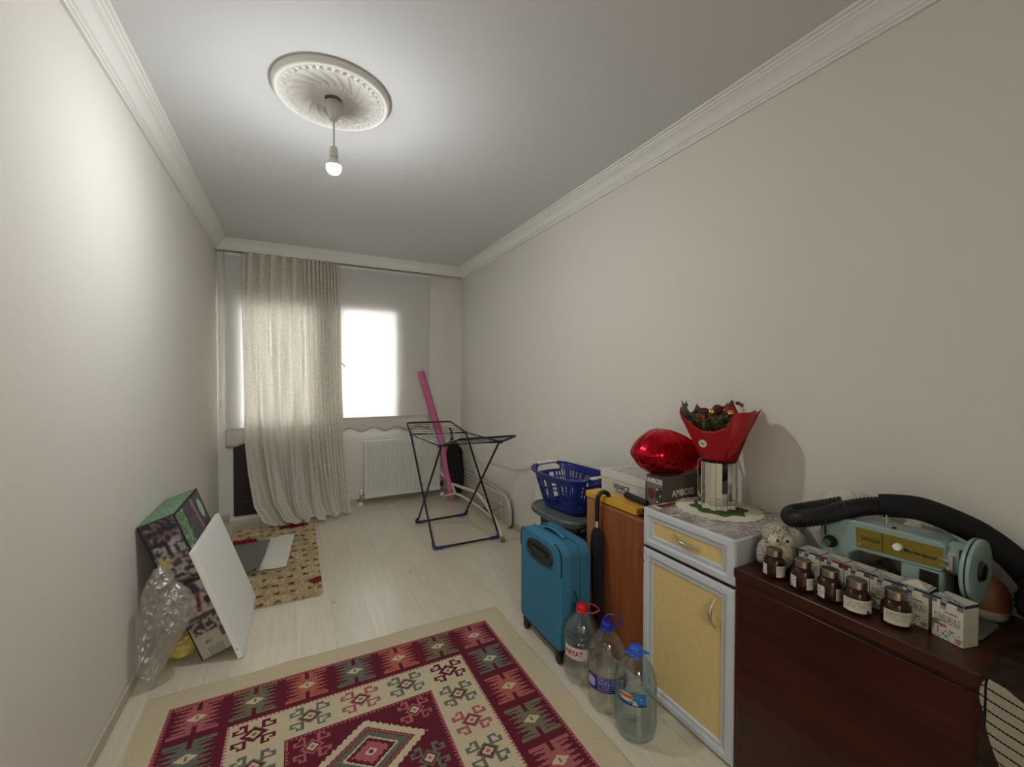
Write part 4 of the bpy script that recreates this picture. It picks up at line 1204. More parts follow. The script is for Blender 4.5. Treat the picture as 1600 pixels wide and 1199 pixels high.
def doily_fn(r0, r1, lob, amp, z, rip):
    def f(u, v):
        a = 2*PI*u; R1 = r1*(1+amp*math.cos(a*lob)); r = lerp(r0, R1, v)
        x = 1.64+r*math.cos(a); x = min(x, 1.797)
        return (x, 1.215+r*math.sin(a)*1.06, z+rip*(0.5+0.5*math.cos(a*lob*3))*(0.4+0.6*v)+rip*0.6*math.cos(v*40))
    return f
MB().grid(doily_fn(0.0, 0.168, 26, 0.025, 0.8285, 0.0022), 312, 22).build('cream_edging', mat('cream_crochet', (232, 226, 206), 0.95, bump=1.0, bscale=160), dl, ang=30)
MB().grid(doily_fn(0.0, 0.104, 8, 0.10, 0.832, 0.0012), 200, 12).build('green_centre', mat('green_crochet', (74, 98, 44), 0.95, bump=1.0, bscale=160), dl, ang=30)

# mirrored vase
va = thing('mirrored_vase', 'cylindrical vase of vertical mirror strips standing on the doily', 'vase', (1.64, 1.22, 0.8335))
MIR = mat('mirror_strip', (232, 232, 224), 0.045, metal=1.0)
mb = MB(); NS = 22
for k in range(NS):
    a0 = 2*PI*k/NS+0.004; a1 = 2*PI*(k+1)/NS-0.004
    R = 0.079; tilt = 0.0015*math.sin(k*2.3)
    for (z0, z1) in ((0.8345, 1.038),):
        pa = [(1.64+(R+tilt)*math.cos(a), 1.22+(R-tilt if a == a1 else R+tilt)*math.sin(a)) for a in (a0, a1)]
        pi_ = [(1.64+(R-0.004)*math.cos(a), 1.22+(R-0.004)*math.sin(a)) for a in (a0, a1)]
        mb.add([(*pa[0], z0), (*pa[1], z0), (*pi_[1], z0), (*pi_[0], z0), (*pa[0], z1), (*pa[1], z1), (*pi_[1], z1), (*pi_[0], z1)],
               [(0, 1, 5, 4), (1, 2, 6, 5), (2, 3, 7, 6), (3, 0, 4, 7), (4, 5, 6, 7), (3, 2, 1, 0)])
mb.build('mirror_strips', MIR, va, smooth=False)
MB().lathe([(0.0, 0.834), (0.0745, 0.834), (0.0745, 1.036), (0.070, 1.036), (0.068, 0.85), (0.0, 0.85)], 40, (1.64, 1.22, 0)).build('inner_wall', mat('vase_core', (150, 152, 140), 0.5), va)

# bouquet (local frame turned so that x runs along the picture plane)
bq = thing('bouquet', 'bouquet of dark foliage, berries and gold ornaments wrapped in red paper, in the mirrored vase', 'bouquet', (1.64, 1.22, 1.040), -YAW)
RED = mat('red_wrap_paper', (168, 16, 26), 0.5, bump=0.05)
REDI = mat('red_wrap_shade', (150, 14, 24), 0.55)
tops = [(-180, -.176, -.02, .205), (-160, -.150, -.075, .165), (-140, -.115, -.095, .140), (-115, -.07, -.11, .138), (-90, -.025, -.118, .155), (-70, .006, -.122, .213),
        (-40, .075, -.105, .214), (-15, .128, -.055, .222), (-6, .140, -.03, .192), (0, .184, -.01, .224), (9, .148, .02, .178), (30, .120, .06, .200), (50, .098, .075, .262), (72, .05, .085, .185), (90, .01, .09, .20),
        (115, -.045, .085, .225), (135, -.08, .075, .205), (150, -.11, .06, .20), (168, -.158, .02, .232), (180, -.176, -.02, .205)]
def wrapf(u, v):
    a = lerp(-180, 180, u); T = table([(t[0]+0.0, t[1], t[2], t[3]) for t in tops], a) if a > -180 else list(tops[0][1:])
    A = math.radians(a); bx_, by_ = 0.066*math.cos(A), 0.058*math.sin(A)
    w = v
    x = lerp(bx_, T[0], w**0.92); y = lerp(by_, T[1], w**0.85); z = lerp(0.002, T[2], w)
    return Vector((x, y, z))
MB().grid(wrapf, 144, 14).build('wrapping', RED, bq, world=False, solid=0.0012, ang=20)
fl = MB()
fl.add([(0.006, -.124, .214), (.075, -.109, .217), (.128, -.066, .222), (.100, -.050, .11), (.048, -.066, .004), (-.008, -.068, .004)], [(0, 1, 2, 3, 4, 5)])
fl.build('folded_flap', RED, bq, world=False, solid=0.0015)
lv = MB(); r2 = random.Random(5)
def leaf(mb, p, d, L, w):
    d = d.normalized(); s = d.cross(Vector((r2.uniform(-1, 1), r2.uniform(-1, 1), r2.uniform(-1, 1)))).normalized(); nn = d.cross(s)
    mb.add([p, p+d*L*0.35+s*w+nn*w*.3, p+d*L, p+d*L*0.35-s*w+nn*w*.3, p+d*L*0.5], [(0, 1, 4), (1, 2, 4), (2, 3, 4), (3, 0, 4)])
for _ in range(520):
    a = r2.uniform(0, 2*PI); rr_ = r2.random()**0.6; hz = r2.uniform(0.10, 0.178)
    p = Vector((-.025+0.105*rr_*math.cos(a)*(hz/0.17), -0.010+0.070*rr_*math.sin(a)*(hz/0.17), hz+0.030*(1-rr_)))
    leaf(lv, p, Vector((math.cos(a)*.7, math.sin(a)*.6-.2, r2.uniform(0.0, 0.9))), r2.uniform(0.022, 0.046), r2.uniform(0.005, 0.011))
lv.build('foliage', mat('dark_foliage', (150, 146, 110), 0.6, rgb2=(84, 88, 60), vscale=40), bq, world=False, ang=20)
sp = MB()
for i in range(26):
    t = i/25; p = Vector((0.015+0.10*t, 0.02, 0.20+0.040*math.sin(t*2.4)))
    leaf(sp, p, Vector((r2.uniform(-.6, .6), r2.uniform(-.4, .4), 1)), 0.022, 0.005)
for i in range(12):
    p = Vector((-.155+0.02*i/12, 0.0, 0.17+0.006*i)); leaf(sp, p, Vector((-0.1, 0, 1)), 0.028, 0.008)
sp.build('sprigs', mat('grey_green_sprig', (78, 84, 70), 0.6), bq, world=False, ang=20)
for tri in ([(-.156, 0, .18), (-.108, 0, .185), (-.160, .0, .262)], [(-.10, .03, .20), (-.045, .04, .20), (-.078, .035, .245)]):
    MB().add(tri, [(0, 1, 2)]).build('paper_tip', mat('grey_paper_tip', (84, 84, 72), 0.6), bq, world=False, solid=0.001)
for x, y, z, r in ((-.098, -.075, .195, .0075), (-.118, -.06, .178, .006), (-.06, -.08, .188, .006), (.05, -.06, .20, .006)):
    MB().sphere((x, y, z), r, 14, 10).build('berry', mat('red_berry', (170, 20, 24), 0.15), bq, world=False)
for x, y, z in ((-.048, -.04, .212), (.026, -.05, .206)):
    MB().sphere((x, y, z), 0.0155, 18, 12).build('gold_bauble', mat('gold_foil', (206, 176, 84), 0.18, metal=1.0), bq, world=False)
for x, y, z in ((-.02, -.035, .222), (-.075, -.03, .208)):
    MB().sphere((x, y, z), 0.020, 20, 12, fn=lambda d: 1+0.18*math.sin(math.atan2(d.y, d.x)*5+d.z*7)).build('dried_rose', mat('dark_red_rose', (84, 26, 28), 0.7), bq, world=False)
for k in range(7):
    a = k*0.9; MB().tube([(0.012*math.cos(a), 0.012*math.sin(a), -0.15), (0.03*math.cos(a), 0.03*math.sin(a), 0.13)], 0.003, 6).build('stem', mat('stem_green', (70, 84, 46), 0.6), bq, world=False)
# sticker on the wrap
sp_ = wrapf((-146+180)/360, 0.56); sq = wrapf((-142+180)/360, 0.56); sr = wrapf((-146+180)/360, 0.64)
su = (sq-sp_).normalized(); sv = (sr-sp_); sv = (sv-su*sv.dot(su)).normalized(); sn = su.cross(sv)
if sn.y > 0: sn = -sn
def stick(s, t):
    if abs(t-0.5) < 0.09 and 0.24 < s < 0.76 and nz(s*20, t*12, 1) > -0.25: return (60, 62, 70)
    if abs(t-0.36) < 0.03 and 0.32 < s < 0.68: return (150, 150, 150)
    return (226, 224, 218)
vs = []; fs = []; cols = []; G = 26
for j in range(G+1):
    for i in range(G+1):
        a, b = i/G*2-1, j/G*2-1
        q = sp_+sn*0.0022+su*(a*math.sqrt(1-b*b/2))*0.0165+sv*(b*math.sqrt(1-a*a/2))*0.0215
        vs.append(q)
for j in range(G):
    for i in range(G):
        k = j*(G+1)+i; fs.append((k, k+1, k+G+2, k+G+1)); cols.append(stick((i+.5)/G, (j+.5)/G))
MB().add(vs, fs).build('sticker', PAINT, bq, world=False, smooth=False, cols=cols)
rb0 = smoothpath([(0.070, 0.0, 0.035), (0.085, 0.0, 0.0), (0.105, 0.005, -0.045), (0.128, 0.01, -0.10), (0.145, 0.012, -0.16), (0.146, 0.012, -0.205)], 6)
wid = [0.004, 0.020, 0.012, 0.006, 0.005, 0.004, 0.006, 0.006]
mb = MB(); vs = []; n = len(rb0)
for i, p in enumerate(rb0):
    t = i/(n-1); w = table([(0, .006), (.15, .013), (.35, .009), (.6, .004), (.85, .005), (1, .001)], t)[0]
    vs += [p+Vector((-w, 0, 0.003)), p+Vector((w, 0.002, -0.003))]
mb.add(vs, [(2*i, 2*i+1, 2*i+3, 2*i+2) for i in range(n-1)])
mb.build('ribbon', sheer('white_ribbon', (220, 214, 206), opac=0.75, transl=0.3), bq, world=False, solid=0.0008, ang=60)

# ------------------------------------------------------------------ water bottles
CLEAR = glassy('clear_pet', (253, 254, 253), gloss=0.06, rough=0.04, tint=0.99)
GREENP = glassy('green_tint_pet', (232, 243, 243), gloss=0.07, rough=0.04, tint=0.975)
WATER = glassy('still_water', (253, 254, 254), gloss=0.02, rough=0.02, tint=0.995)
def bottle(label, cx, cy, H, pet, capcol, level, kind, rot):
    t = thing('water_bottle', label, 'water bottle', (cx, cy, 0), rot)
    s = H/0.33
    base = [(0.0, 0.012), (0.03, 0.010), (0.055, 0.001), (0.068, 0.003), (0.076, 0.016), (0.079, 0.035), (0.081, 0.05)]
    ribs = []
    z = 0.055
    while z < 0.205:
        rr_ = 0.0805
        if kind != 3 and 0.095 < z < 0.155: rr_ = 0.079
        d = 0.0032 if not (0.093 < z < 0.157 and kind != 3) else 0
        ribs += [(rr_, z), (rr_-d, z+0.005), (rr_, z+0.010)]; z += 0.0125
    top = [(0.081, 0.208), (0.079, 0.222), (0.0765, 0.228), (0.077, 0.234), (0.070, 0.256), (0.055, 0.280), (0.036, 0.300), (0.025, 0.311), (0.0225, 0.318), (0.0225, 0.330)]
    prof = [(r, z*s) for r, z in base+ribs+top]
    MB().lathe(prof, 56, (0, 0, 0), ripple=lambda a, z: 1+(0.02*math.cos(a*8) if z < 0.03 else 0.0), caps=False).build('shell', pet, t, world=False, ang=60)
    wp_ = [(0.0, 0.016)]+[(max(0, r-0.003), z) for r, z in prof if 0.016 < z < level]+[(0.0, level)]
    last = [r for r, z in prof if z < level][-1]
    wp_ = wp_[:-1]+[(last-0.003, level), (0.0, level)]
    MB().lathe(wp_, 40, (0, 0, 0)).build('water', WATER, t, world=False, ang=60)
    CAP = mat('cap_'+kind_name[kind], capcol, 0.35)
    zt = 0.330*s
    cap_o = MB().lathe([(0.0, zt+0.014), (0.021, zt+0.013), (0.0245, zt+0.009), (0.0245, zt-0.012), (0.027, zt-0.014), (0.027, zt-0.020), (0.023, zt-0.021)], 40, (0, 0, 0),
               ripple=lambda a, z: 1+0.015*math.cos(a*20)).build('cap', CAP, t, world=False, ang=50)
    hd = {1: [(0.022, 0.006, -0.014), (0.04, 0.004, 0.012), (0.056, 0, 0.012), (0.075, -0.002, 0.0), (0.080, -0.004, -0.008), (0.070, -0.008, -0.014), (0.05, -0.010, -0.022), (0.022, -0.014, -0.017)],
          2: [(-0.022, 0.0, -0.012), (-0.012, 0.004, 0.022), (0.008, 0.006, 0.038), (0.035, 0.004, 0.036), (0.060, 0.0, 0.020), (0.062, -0.002, 0.010), (0.045, -0.006, -0.006), (0.024, -0.010, -0.014)],
          3: [(-0.026, 0, -0.014), (-0.047, 0.002, -0.010), (-0.044, 0.008, -0.012), (0.0, 0.030, -0.014), (0.044, 0.010, -0.018), (0.050, 0.0, -0.018), (0.026, 0, -0.016)]}[kind]
    MB().tube([(x, y, zt+z) for x, y, z in smoothpath(hd, 5)], 0.003, 8).build('carry_loop', CAP, cap_o, world=False)
    return t, s
kind_name = {1: 'red', 2: 'dark_blue', 3: 'light_blue'}
def wrap_label(t, R, z0, z1, a0, a1, fn, na=80, nz_=36, slant=0.0):
    vs = []; fs = []; cols = []
    for j in range(nz_+1):
        for i in range(na+1):
            a = lerp(a0, a1, i/na); z = lerp(z0, z1, j/nz_)+slant*(i/na)
            vs.append((R*math.cos(a), R*math.sin(a), z))
    for j in range(nz_):
        for i in range(na):
            k = j*(na+1)+i; fs.append((k, k+1, k+na+2, k+na+1)); cols.append(fn((i+.5)/na, (j+.5)/nz_))
    return MB().add(vs, fs).build('label', PAINT, t, world=False, smooth=True, cols=cols, ang=180)
VA = -PI/2   # local direction facing the viewer (things are turned by -YAW)
b1, s1 = bottle('5 litre clear water bottle with red cap, farthest of the three beside the suitcase', 1.185, 1.583, 0.330, CLEAR, (196, 26, 40), 0.285, 1, -YAW-0.15)
def lab1(s, t):
    if s < 0.04: return (210, 210, 210)
    if s > 0.62: return (64, 62, 88) if t > 0.85 or nz(s*30, t*40, 3) > 0.1 else (128, 130, 140)
    if t < 0.05 or t > 0.95: return (170, 120, 120)
    return (206, 204, 202) if t > 0.25 or nz(s*40, t*30) < 0.2 else (150, 110, 112)
wrap_label(b1, 0.0805, 0.122, 0.180, VA-1.15, VA+1.2, lab1)
def curved(R, zc, ac):
    def f(x, y, z): a = ac+x/R; return Vector((R*math.cos(a), R*math.sin(a), zc+y))
    return f
text('lettering', 'HAYAT', 0.034, (0, 0, 0), (1, 0, 0), (0, 0, 1), mat('label_red', (176, 28, 40), 0.5), b1, world=False, thick=0.0, bold=0.0012, squash=0.80, wrapfn=curved(0.0812, 0.141, VA-1.05))
b2, s2 = bottle('5 litre clear water bottle with dark blue cap and navy label, middle of three', 1.184, 1.403, 0.343, CLEAR, (30, 36, 150), 0.272, 2, -YAW)
def lab2(s, t):
    if 0.66 < s < 0.74 and 0.15 < t < 0.85: return (214, 214, 220) if int(t*36) % 2 else (30, 30, 60)
    if t < 0.04 or t > 0.96: return (30, 32, 90)
    if 0.22 < s < 0.62 and int(t*14) % 2 and nz(s*60, int(t*14)*3, 1) > -0.1: return (150, 152, 200)
    if s < 0.18 and (s-0.09)**2*6+(t-0.5)**2 < 0.1: return (170, 176, 214)
    return (46, 42, 120)
wrap_label(b2, 0.0812, 0.100, 0.162, VA-1.35, VA+1.5, lab2)
b3, s3 = bottle('5 litre greenish water bottle with light blue cap, nearest of the three, by the door', 1.194, 1.241, 0.325, GREENP, (48, 92, 196), 0.262, 3, -YAW)
def lab3(s, t):
    if t < 0.14: return (24, 44, 110)
    if (s-0.34)**2/0.06+(t-0.58)**2/0.09 < 1: return (200, 88, 60) if abs(t-0.6) < 0.14 else (208, 204, 190)
    if s < 0.6 and t > 0.2 and (s-0.34)**2/0.10+(t-0.55)**2/0.16 < 1: return (60, 140, 110)
    return (40, 112, 168) if nz(s*8, t*8, 2) > -0.3 else (100, 160, 196)
wrap_label(b3, 0.0812, 0.155, 0.205, VA-1.25, VA+0.22, lab3)
text('lettering', '5L', 0.020, (0, 0, 0), (1, 0, 0), (0, 0, 1), WINK, b3, world=False, thick=0.0, bold=0.001, wrapfn=curved(0.0820, 0.160, VA-0.42))

# ------------------------------------------------------------------ dark dresser
DX, DT = 1.372, 0.7315
ds = thing('dark_dresser', 'dark mahogany sideboard with plain front, against the right wall nearest the camera', 'sideboard', (1.585, 0.45, 0))
MB().bb(DX-0.002, 1.80, -0.14, 0.9515, DT-0.034, DT).build('top', WOODTOP, ds, bevel=0.004)
MB().bb(DX+0.008, 1.798, -0.13, 0.949, 0.0, DT-0.036).build('body', WOODDARK, ds, bevel=0.002)
MB().bb(DX+0.003, DX+0.008, -0.12, 0.940, 0.02, DT-0.050).build('front_panel', WOODDARK, ds, bevel=0.002)

# supplement cartons
TAPE = mat('clear_sticker', (150, 150, 146), 0.15)
def carton_cols(kind):
    acc = {'navy': (46, 48, 64), 'red': (104, 40, 42), 'brown': (88, 56, 48)}[kind]
    def f(s, t):
        if t > 0.93: return acc
        if t > 0.84 and (s < 0.16 or s > 0.80): return acc if kind != 'navy' else (104, 112, 130)
        if t > 0.74 and abs(s-0.36) < 0.09: return (150, 150, 156) if t < 0.82 else (66, 70, 86)
        if 0.66 < t < 0.70 and 0.4 < s < 0.85 and nz(s*40, 1, 1) > -0.2: return (110, 100, 100)
        if 0.40 < t < 0.62 and int(t*40) % 2 and 0.06 < s < 0.9 and nz(s*50, int(t*40), 1) > -0.15: return (120, 116, 108)
        if 0.30 < t < 0.42 and s < 0.24: return (96, 120, 70)
        if 0.30 < t < 0.36 and 0.2 < s < 0.48: return (176, 84, 60)
        if t < 0.30:
            n = nz(s*12, t*14, 5)
            if n > 0.30: return (92, 104, 118)
            if n < -0.38 and s > 0.5: return (112, 132, 92)
            if abs(s-0.85) < 0.08 and abs(t-0.10) < 0.05: return (196, 110, 80)
        return (206, 200, 184)
    return f
def side_cols(s, t):
    if t > 0.93: return (50, 54, 80)
    if int(t*34) % 2 and 0.15 < s < 0.85 and nz(s*40, int(t*34), 1) > 0 and t > 0.3: return (140, 136, 126)
    return (192, 188, 172)
def top_cols(s, t):
    if s < 0.12 or abs(s-t*0.6) < 0.05: return (104, 112, 130)
    return (204, 198, 184) if nz(s*20, t*20, 2) < 0.35 else (150, 140, 130)
cart_lab = ['white supplement carton with navy edge, farthest in the row, next to the toy owl',
            'white supplement carton with dark red edge, second in row from the toy owl',
            'white supplement carton with brown-red edge behind the third jar, before the sewing machine',
            'white supplement carton with navy edge behind the fourth jar',
            'white supplement carton with navy edge behind the fifth jar, its top flap bulging',
            'white supplement carton standing apart at the near end, nearest the sewing machine handwheel']
specs = [(1.492, 0.740, 0.063, 0.101, 0.0, 'navy'), (1.492, 0.6745, 0.063, 0.100, 0.0, 'red'), (1.492, 0.6095, 0.063, 0.099, 0.0, 'brown'),
         (1.492, 0.5445, 0.063, 0.099, 0.0, 'navy'), (1.490, 0.4785, 0.063, 0.101, 0.0, 'navy'), (1.4785, 0.4035, 0.064, 0.106, -0.24, 'navy')]
for i, (x, y, w, h, r, kind) in enumerate(specs):
    t = thing('supplement_carton', cart_lab[i], 'box', (x, y+w, DT+0.0004), r, 'supplement cartons on the sideboard')
    MB().bb(0, 0.052, -w, 0, 0, h).build('carton', mat('carton_white', (204, 198, 182), 0.5), t, world=False, bevel=0.001)
    paint_quad('front_print', (0, 0, 0.0008), (0, -1, 0), (0, 0, 1), w, h-0.0016, 44, 60, carton_cols(kind), t, world=False)
    paint_quad('side_print', (0.001, -w, 0.0008), (1, 0, 0), (0, 0, 1), 0.050, h-0.0016, 20, 40, side_cols, t, world=False)
    paint_quad('top_print', (0.001, -w+0.001, h), (1, 0, 0), (0, 1, 0), 0.050, w-0.002, 24, 30, top_cols, t, world=False)
    MB().bb(-0.0015, 0.010, -w*0.52, -w*0.30, h-0.012, h+0.0012).build('seal_sticker', TAPE, t, world=False, bevel=0.0008)
    if i == 4:
        MB().add([(0.004, -w+0.004, h+0.001), (0.048, -w+0.006, h+0.003), (0.046, -0.006, h+0.003), (0.004, -0.006, h+0.001), (0.026, -w*0.5, h+0.016)], [(0, 1, 4), (1, 2, 4), (2, 3, 4), (3, 0, 4)]).build('bulging_flap', mat('carton_white', (204, 198, 182), 0.5), t, world=False)

# amber jars
AMB = mat('amber_glass', (46, 15, 8), 0.08, spec=0.5)
LIDM = mat('tin_lid', (150, 144, 132), 0.3, metal=1.0)
def jar(i, x, y, rot, label, two=True):
    t = thing('supplement_jar', label, 'jar', (x, y, DT+0.0004), rot, 'amber jars on the sideboard edge')
    MB().lathe([(0, 0.002), (0.026, 0.0), (0.031, 0.004), (0.0325, 0.012), (0.0325, 0.046), (0.031, 0.056), (0.025, 0.065), (0.021, 0.069), (0.021, 0.074), (0, 0.074)], 40).build('glass', AMB, t, world=False)
    lid = [(0, 0.072), (0.0235, 0.072), (0.0242, 0.075), (0.0236, 0.078), (0.0242, 0.081), (0.0236, 0.084), (0.0242, 0.087), (0.0238, 0.092), (0.0215, 0.094), (0.020, 0.0925), (0, 0.0925)]
    MB().lathe(lid, 40).build('screw_lid', LIDM, t, world=False, ang=25)
    def lc(s, tt):
        if tt < 0.24 and 0.62 < s < 0.82: return (50, 48, 46) if int(s*90) % 2 else (200, 196, 184)
        if 0.3 < tt < 0.9 and int(tt*22) % 2 and nz(s*30, int(tt*22), i) > -0.1 and 0.08 < s < 0.92: return (140, 136, 126)
        return (206, 202, 188)
    def lc2(s, tt):
        if nz(s*6, tt*8, i) > 0.25: return (90, 130, 140)
        return (204, 202, 190)
    if two:
        wrap_label(t, 0.0330, 0.010, 0.046, VA-1.45, VA-0.75, lc2, 20, 16)
        wrap_label(t, 0.0330, 0.010, 0.046, VA+0.10, VA+1.25, lc, 34, 20)
    else:
        wrap_label(t, 0.0330, 0.010, 0.046, VA-1.3, VA+1.3, lc, 50, 20)
jl = ['amber glass jar with tin lid standing in front of the toy owl', 'amber glass jar with tin lid and two labels, second from the toy owl',
      'amber glass jar with tin lid, middle of the row of five jars', 'amber glass jar with wide white label, fourth in the row, nearly touching the edge',
      'amber glass jar with wide white label, nearest the camera, in front of the bulging carton']
for i, (x, y, two, r) in enumerate([(1.432, 0.848, True, 0.0), (1.428, 0.757, True, 0.1), (1.433, 0.683, True, 0.2), (1.426, 0.611, False, 0.0), (1.4505, 0.532, False, 0.2)]):
    jar(i, x, y, -0.95+r, jl[i], two)

# toy owl
ow = thing('plush_owl', 'small white and grey speckled plush owl sitting at the far end of the sideboard', 'plush toy', (1.488, 0.872, DT), -0.62)
def fur(name, base, dark, th):
    m = mat(name, base, 0.95, bump=1.2, bscale=130)
    nt = m.node_tree; b = nt.nodes['Principled BSDF']
    tc = nt.nodes.new('ShaderNodeTexCoord'); n = nt.nodes.new('ShaderNodeTexNoise'); n.inputs['Scale'].default_value = 260; n.inputs['Detail'].default_value = 2
    nt.links.new(tc.outputs['Object'], n.inputs[0])
    r = nt.nodes.new('ShaderNodeValToRGB'); r.color_ramp.elements[0].color = (*lin(dark), 1); r.color_ramp.elements[1].color = (*lin(base), 1)
    r.color_ramp.elements[0].position = th-0.06; r.color_ramp.elements[1].position = th+0.04
    nt.links.new(n.outputs['Fac'], r.inputs[0]); nt.links.new(r.outputs[0], b.inputs['Base Color'])
    return m
WFUR = mat('white_plush', (216, 206, 184), 0.95, bump=1.2, bscale=120)
SFUR = fur('speckled_plush', (206, 200, 184), (66, 64, 60), 0.45)
fz = lambda k: (lambda d: 1+0.05*nz(d.x*9, d.y*9, d.z*9+k)+0.04*nz(d.x*26, d.y*26, d.z*26+k))
ob = MB().sphere((0, 0, 0.055), (0.048, 0.044, 0.058), 48, 32, fn=fz(1)).build('body', WFUR, ow, world=False, ang=180)
MB().sphere((0, 0.006, 0.122), (0.046, 0.040, 0.040), 48, 32, fn=fz(3)).build('head', SFUR, ow, world=False, ang=180)
for s in (-1, 1):
    MB().sphere((s*0.0185, -0.024, 0.111), (0.021, 0.014, 0.022), 30, 20, fn=fz(5+s)).build('face_disc', WFUR, ow, world=False, ang=180)
    MB().sphere((s*0.0150, -0.0375, 0.115), (0.0048, 0.004, 0.0060), 14, 10).build('eye', mat('glass_eye', (20, 22, 14), 0.08), ow, world=False)
    MB().sphere((s*0.042, 0.008, 0.062), (0.017, 0.030, 0.044), 30, 20, R=Ry(-s*0.25), fn=fz(8+s)).build('wing', SFUR, ow, world=False, ang=180)
MB().sphere((0, -0.041, 0.109), (0.0055, 0.006, 0.0070), 14, 10).build('beak', mat('tan_beak', (178, 128, 76), 0.5), ow, world=False)

# white bag behind the sewing machine
def bagf(d):
    return 1+0.16*nz(d.x*3+2, d.y*3, d.z*3)+0.06*nz(d.x*10, d.y*10, d.z*10)+0.03*abs(nz(d.x*22, d.y*22, d.z*22))
wb_ = MB().sphere((1.732, 0.76, 0.872), (0.058, 0.115, 0.130), 64, 44, fn=bagf)
tag(wb_.build('white_bag', mat('white_bag_film', (206, 200, 184), 0.5, bump=0.9, bscale=26), ang=60), 'crumpled white bag bulging above the hose, behind the far end of the sewing machine', 'bag')
wb2 = MB().sphere((1.735, 0.565, 0.842), (0.052, 0.088, 0.104), 64, 44, fn=lambda d: bagf(-d))
tag(wb2.build('white_bundle', mat('white_bundle_cloth', (196, 190, 172), 0.7, bump=0.9, bscale=22), ang=60), 'pale crumpled bundle between the sewing machine arm and the wall', 'bundle')
pbg = MB().sphere((1.60, 0.895, 0.785), (0.075, 0.045, 0.062), 48, 30, fn=bagf)
tag(pbg.build('paper_bag', mat('white_paper_crumple', (204, 196, 182), 0.8, bump=0.8, bscale=40), ang=50), 'crumpled white paper bag between the toy owl and the sewing machine', 'paper bag')

# sewing machine
sm = thing('sewing_machine', 'vintage pale turquoise sewing machine with golden faceplate on the sideboard', 'sewing machine', (1.60, 0.58, DT+0.0004))
SMB = mat('pale_turquoise_enamel', (140, 163, 158), 0.3, coat=0.3, var=0.03)
SMG = mat('olive_gold_plate', (132, 116, 44), 0.35, metal=0.25)
GREYB = mat('grey_bed', (104, 112, 108), 0.45)
Z0 = DT+0.0006
MB().bb(1.548, 1.668, 0.395, 0.80, Z0, Z0+0.012).build('bed', GREYB, sm, bevel=0.003)
AF = 1.556        # face of the arm
arm = MB(); arm.prism([(0.690, 0.862), (0.690, 0.954), (0.540, 0.956), (0.476, 0.955), (0.468, 0.948), (0.468, 0.890), (0.476, 0.872), (0.600, 0.866)], lambda u, v, w: (AF+w, u, v), 0.092)
arm.build('arm', SMB, sm, bevel=0.012, segs=4)
hd = MB(); hd.prism([(0.775, 0.885), (0.772, 0.935), (0.760, 0.952), (0.66, 0.954), (0.655, 0.870), (0.688, 0.845), (0.694, 0.790), (0.765, 0.790)], lambda u, v, w: (AF-0.002+w, u, v), 0.090)
hd.build('head', SMB, sm, bevel=0.010, segs=4)
pl = MB(); pl.prism([(0.565, Z0+0.012), (0.565, 0.875), (0.470, 0.875), (0.474, Z0+0.012)], lambda u, v, w: (AF+0.004+w, u, v), 0.084)
pl.build('pillar', SMB, sm, bevel=0.010, segs=4)
MB().prism([(0.672, 0.936), (0.668, 0.876), (0.4715, 0.884), (0.4715, 0.940)], lambda u, v, w: (AF-0.0005-w, u, v), 0.0025).build('faceplate', SMG, sm, bevel=0.0006)
MB().bb(AF-0.0036, AF-0.0028, 0.603, 0.6045, 0.880, 0.937).build('plate_joint', BLACK, sm)
PI2 = mat('plate_ink', (26, 22, 14), 0.5)
text('lettering', 'SINGER', 0.017, (AF-0.0031, 0.656, 0.902), (0, -1, 0), (0, 0, 1), PI2, sm, thick=0.0002, squash=0.85)
text('lettering', 'Merritt Special', 0.0122, (AF-0.0031, 0.553, 0.903), (0, -1, 0), (0, 0, 1), PI2, sm, thick=0.0002, bold=0.0003, squash=0.95)
MB().tube([(AF-0.002, 0.566, 0.912), (AF-0.016, 0.566, 0.912)], 0.0105, 6).build('selector_knob', WHITE, sm)
MB().tube([(AF-0.002, 0.660, 0.887), (AF-0.005, 0.660, 0.887)], 0.0045, 12).build('screw', CHROME, sm)
tk = MB(); tk.tube([(AF-0.002, 0.738, 0.868), (AF-0.010, 0.738, 0.868)], 0.019, 24); tk.tube([(AF-0.012, 0.738, 0.868), (AF-0.018, 0.738, 0.868)], 0.017, 24)
tk.build('tension_discs', BLACK, sm)
MB().tube([(AF-0.018, 0.738, 0.868), (AF-0.030, 0.738, 0.868)], 0.010, 18).build('tension_knob', mat('tension_grey', (96, 98, 94), 0.3, metal=0.6), sm, bevel=0.002)
MB().tube([(AF-0.010, 0.752, 0.94), (AF-0.010, 0.752, 0.885)], 0.0028, 8).build('thread_lever', BLACK, sm)
MB().tube([(AF+0.03, 0.730, 0.792), (AF+0.03, 0.730, 0.765)], 0.004, 8).build('needle_bar', CHROME, sm)
MB().tube([(AF+0.010, 0.600, 0.953), (AF+0.010, 0.600, 0.992)], 0.0022, 8).build('spool_pin', CHROME, sm)
MB().tube([(AF+0.020, 0.585, 0.955), (AF+0.020, 0.585, 0.959)], 0.0055, 12).build('thread_guide', BLACK, sm)
MB().bb(AF-0.0008, AF+0.004, 0.482, 0.520, 0.795, 0.865).build('pillar_recess', mat('recess_dark', (18, 16, 16), 0.5), sm)
MB().sphere((AF-0.004, 0.500, 0.822), 0.007, 12, 8).build('stitch_dial', mat('dial_grey', (110, 100, 96), 0.4), sm)
cpn = MB(); cpn.lathe([(0.0, 0), (0.043, 0), (0.045, 0.006), (0.046, 0.030), (0.043, 0.036), (0.0, 0.036)], 40, (AF+0.046, 0.470, 0.910), R=Rx(PI/2))
cpn.build('end_housing', SMB, sm)
MB().bb(AF-0.0045, AF+0.002, 0.452, 0.460, 0.888, 0.926).build('winder_bracket', CHROME, sm, bevel=0.001)
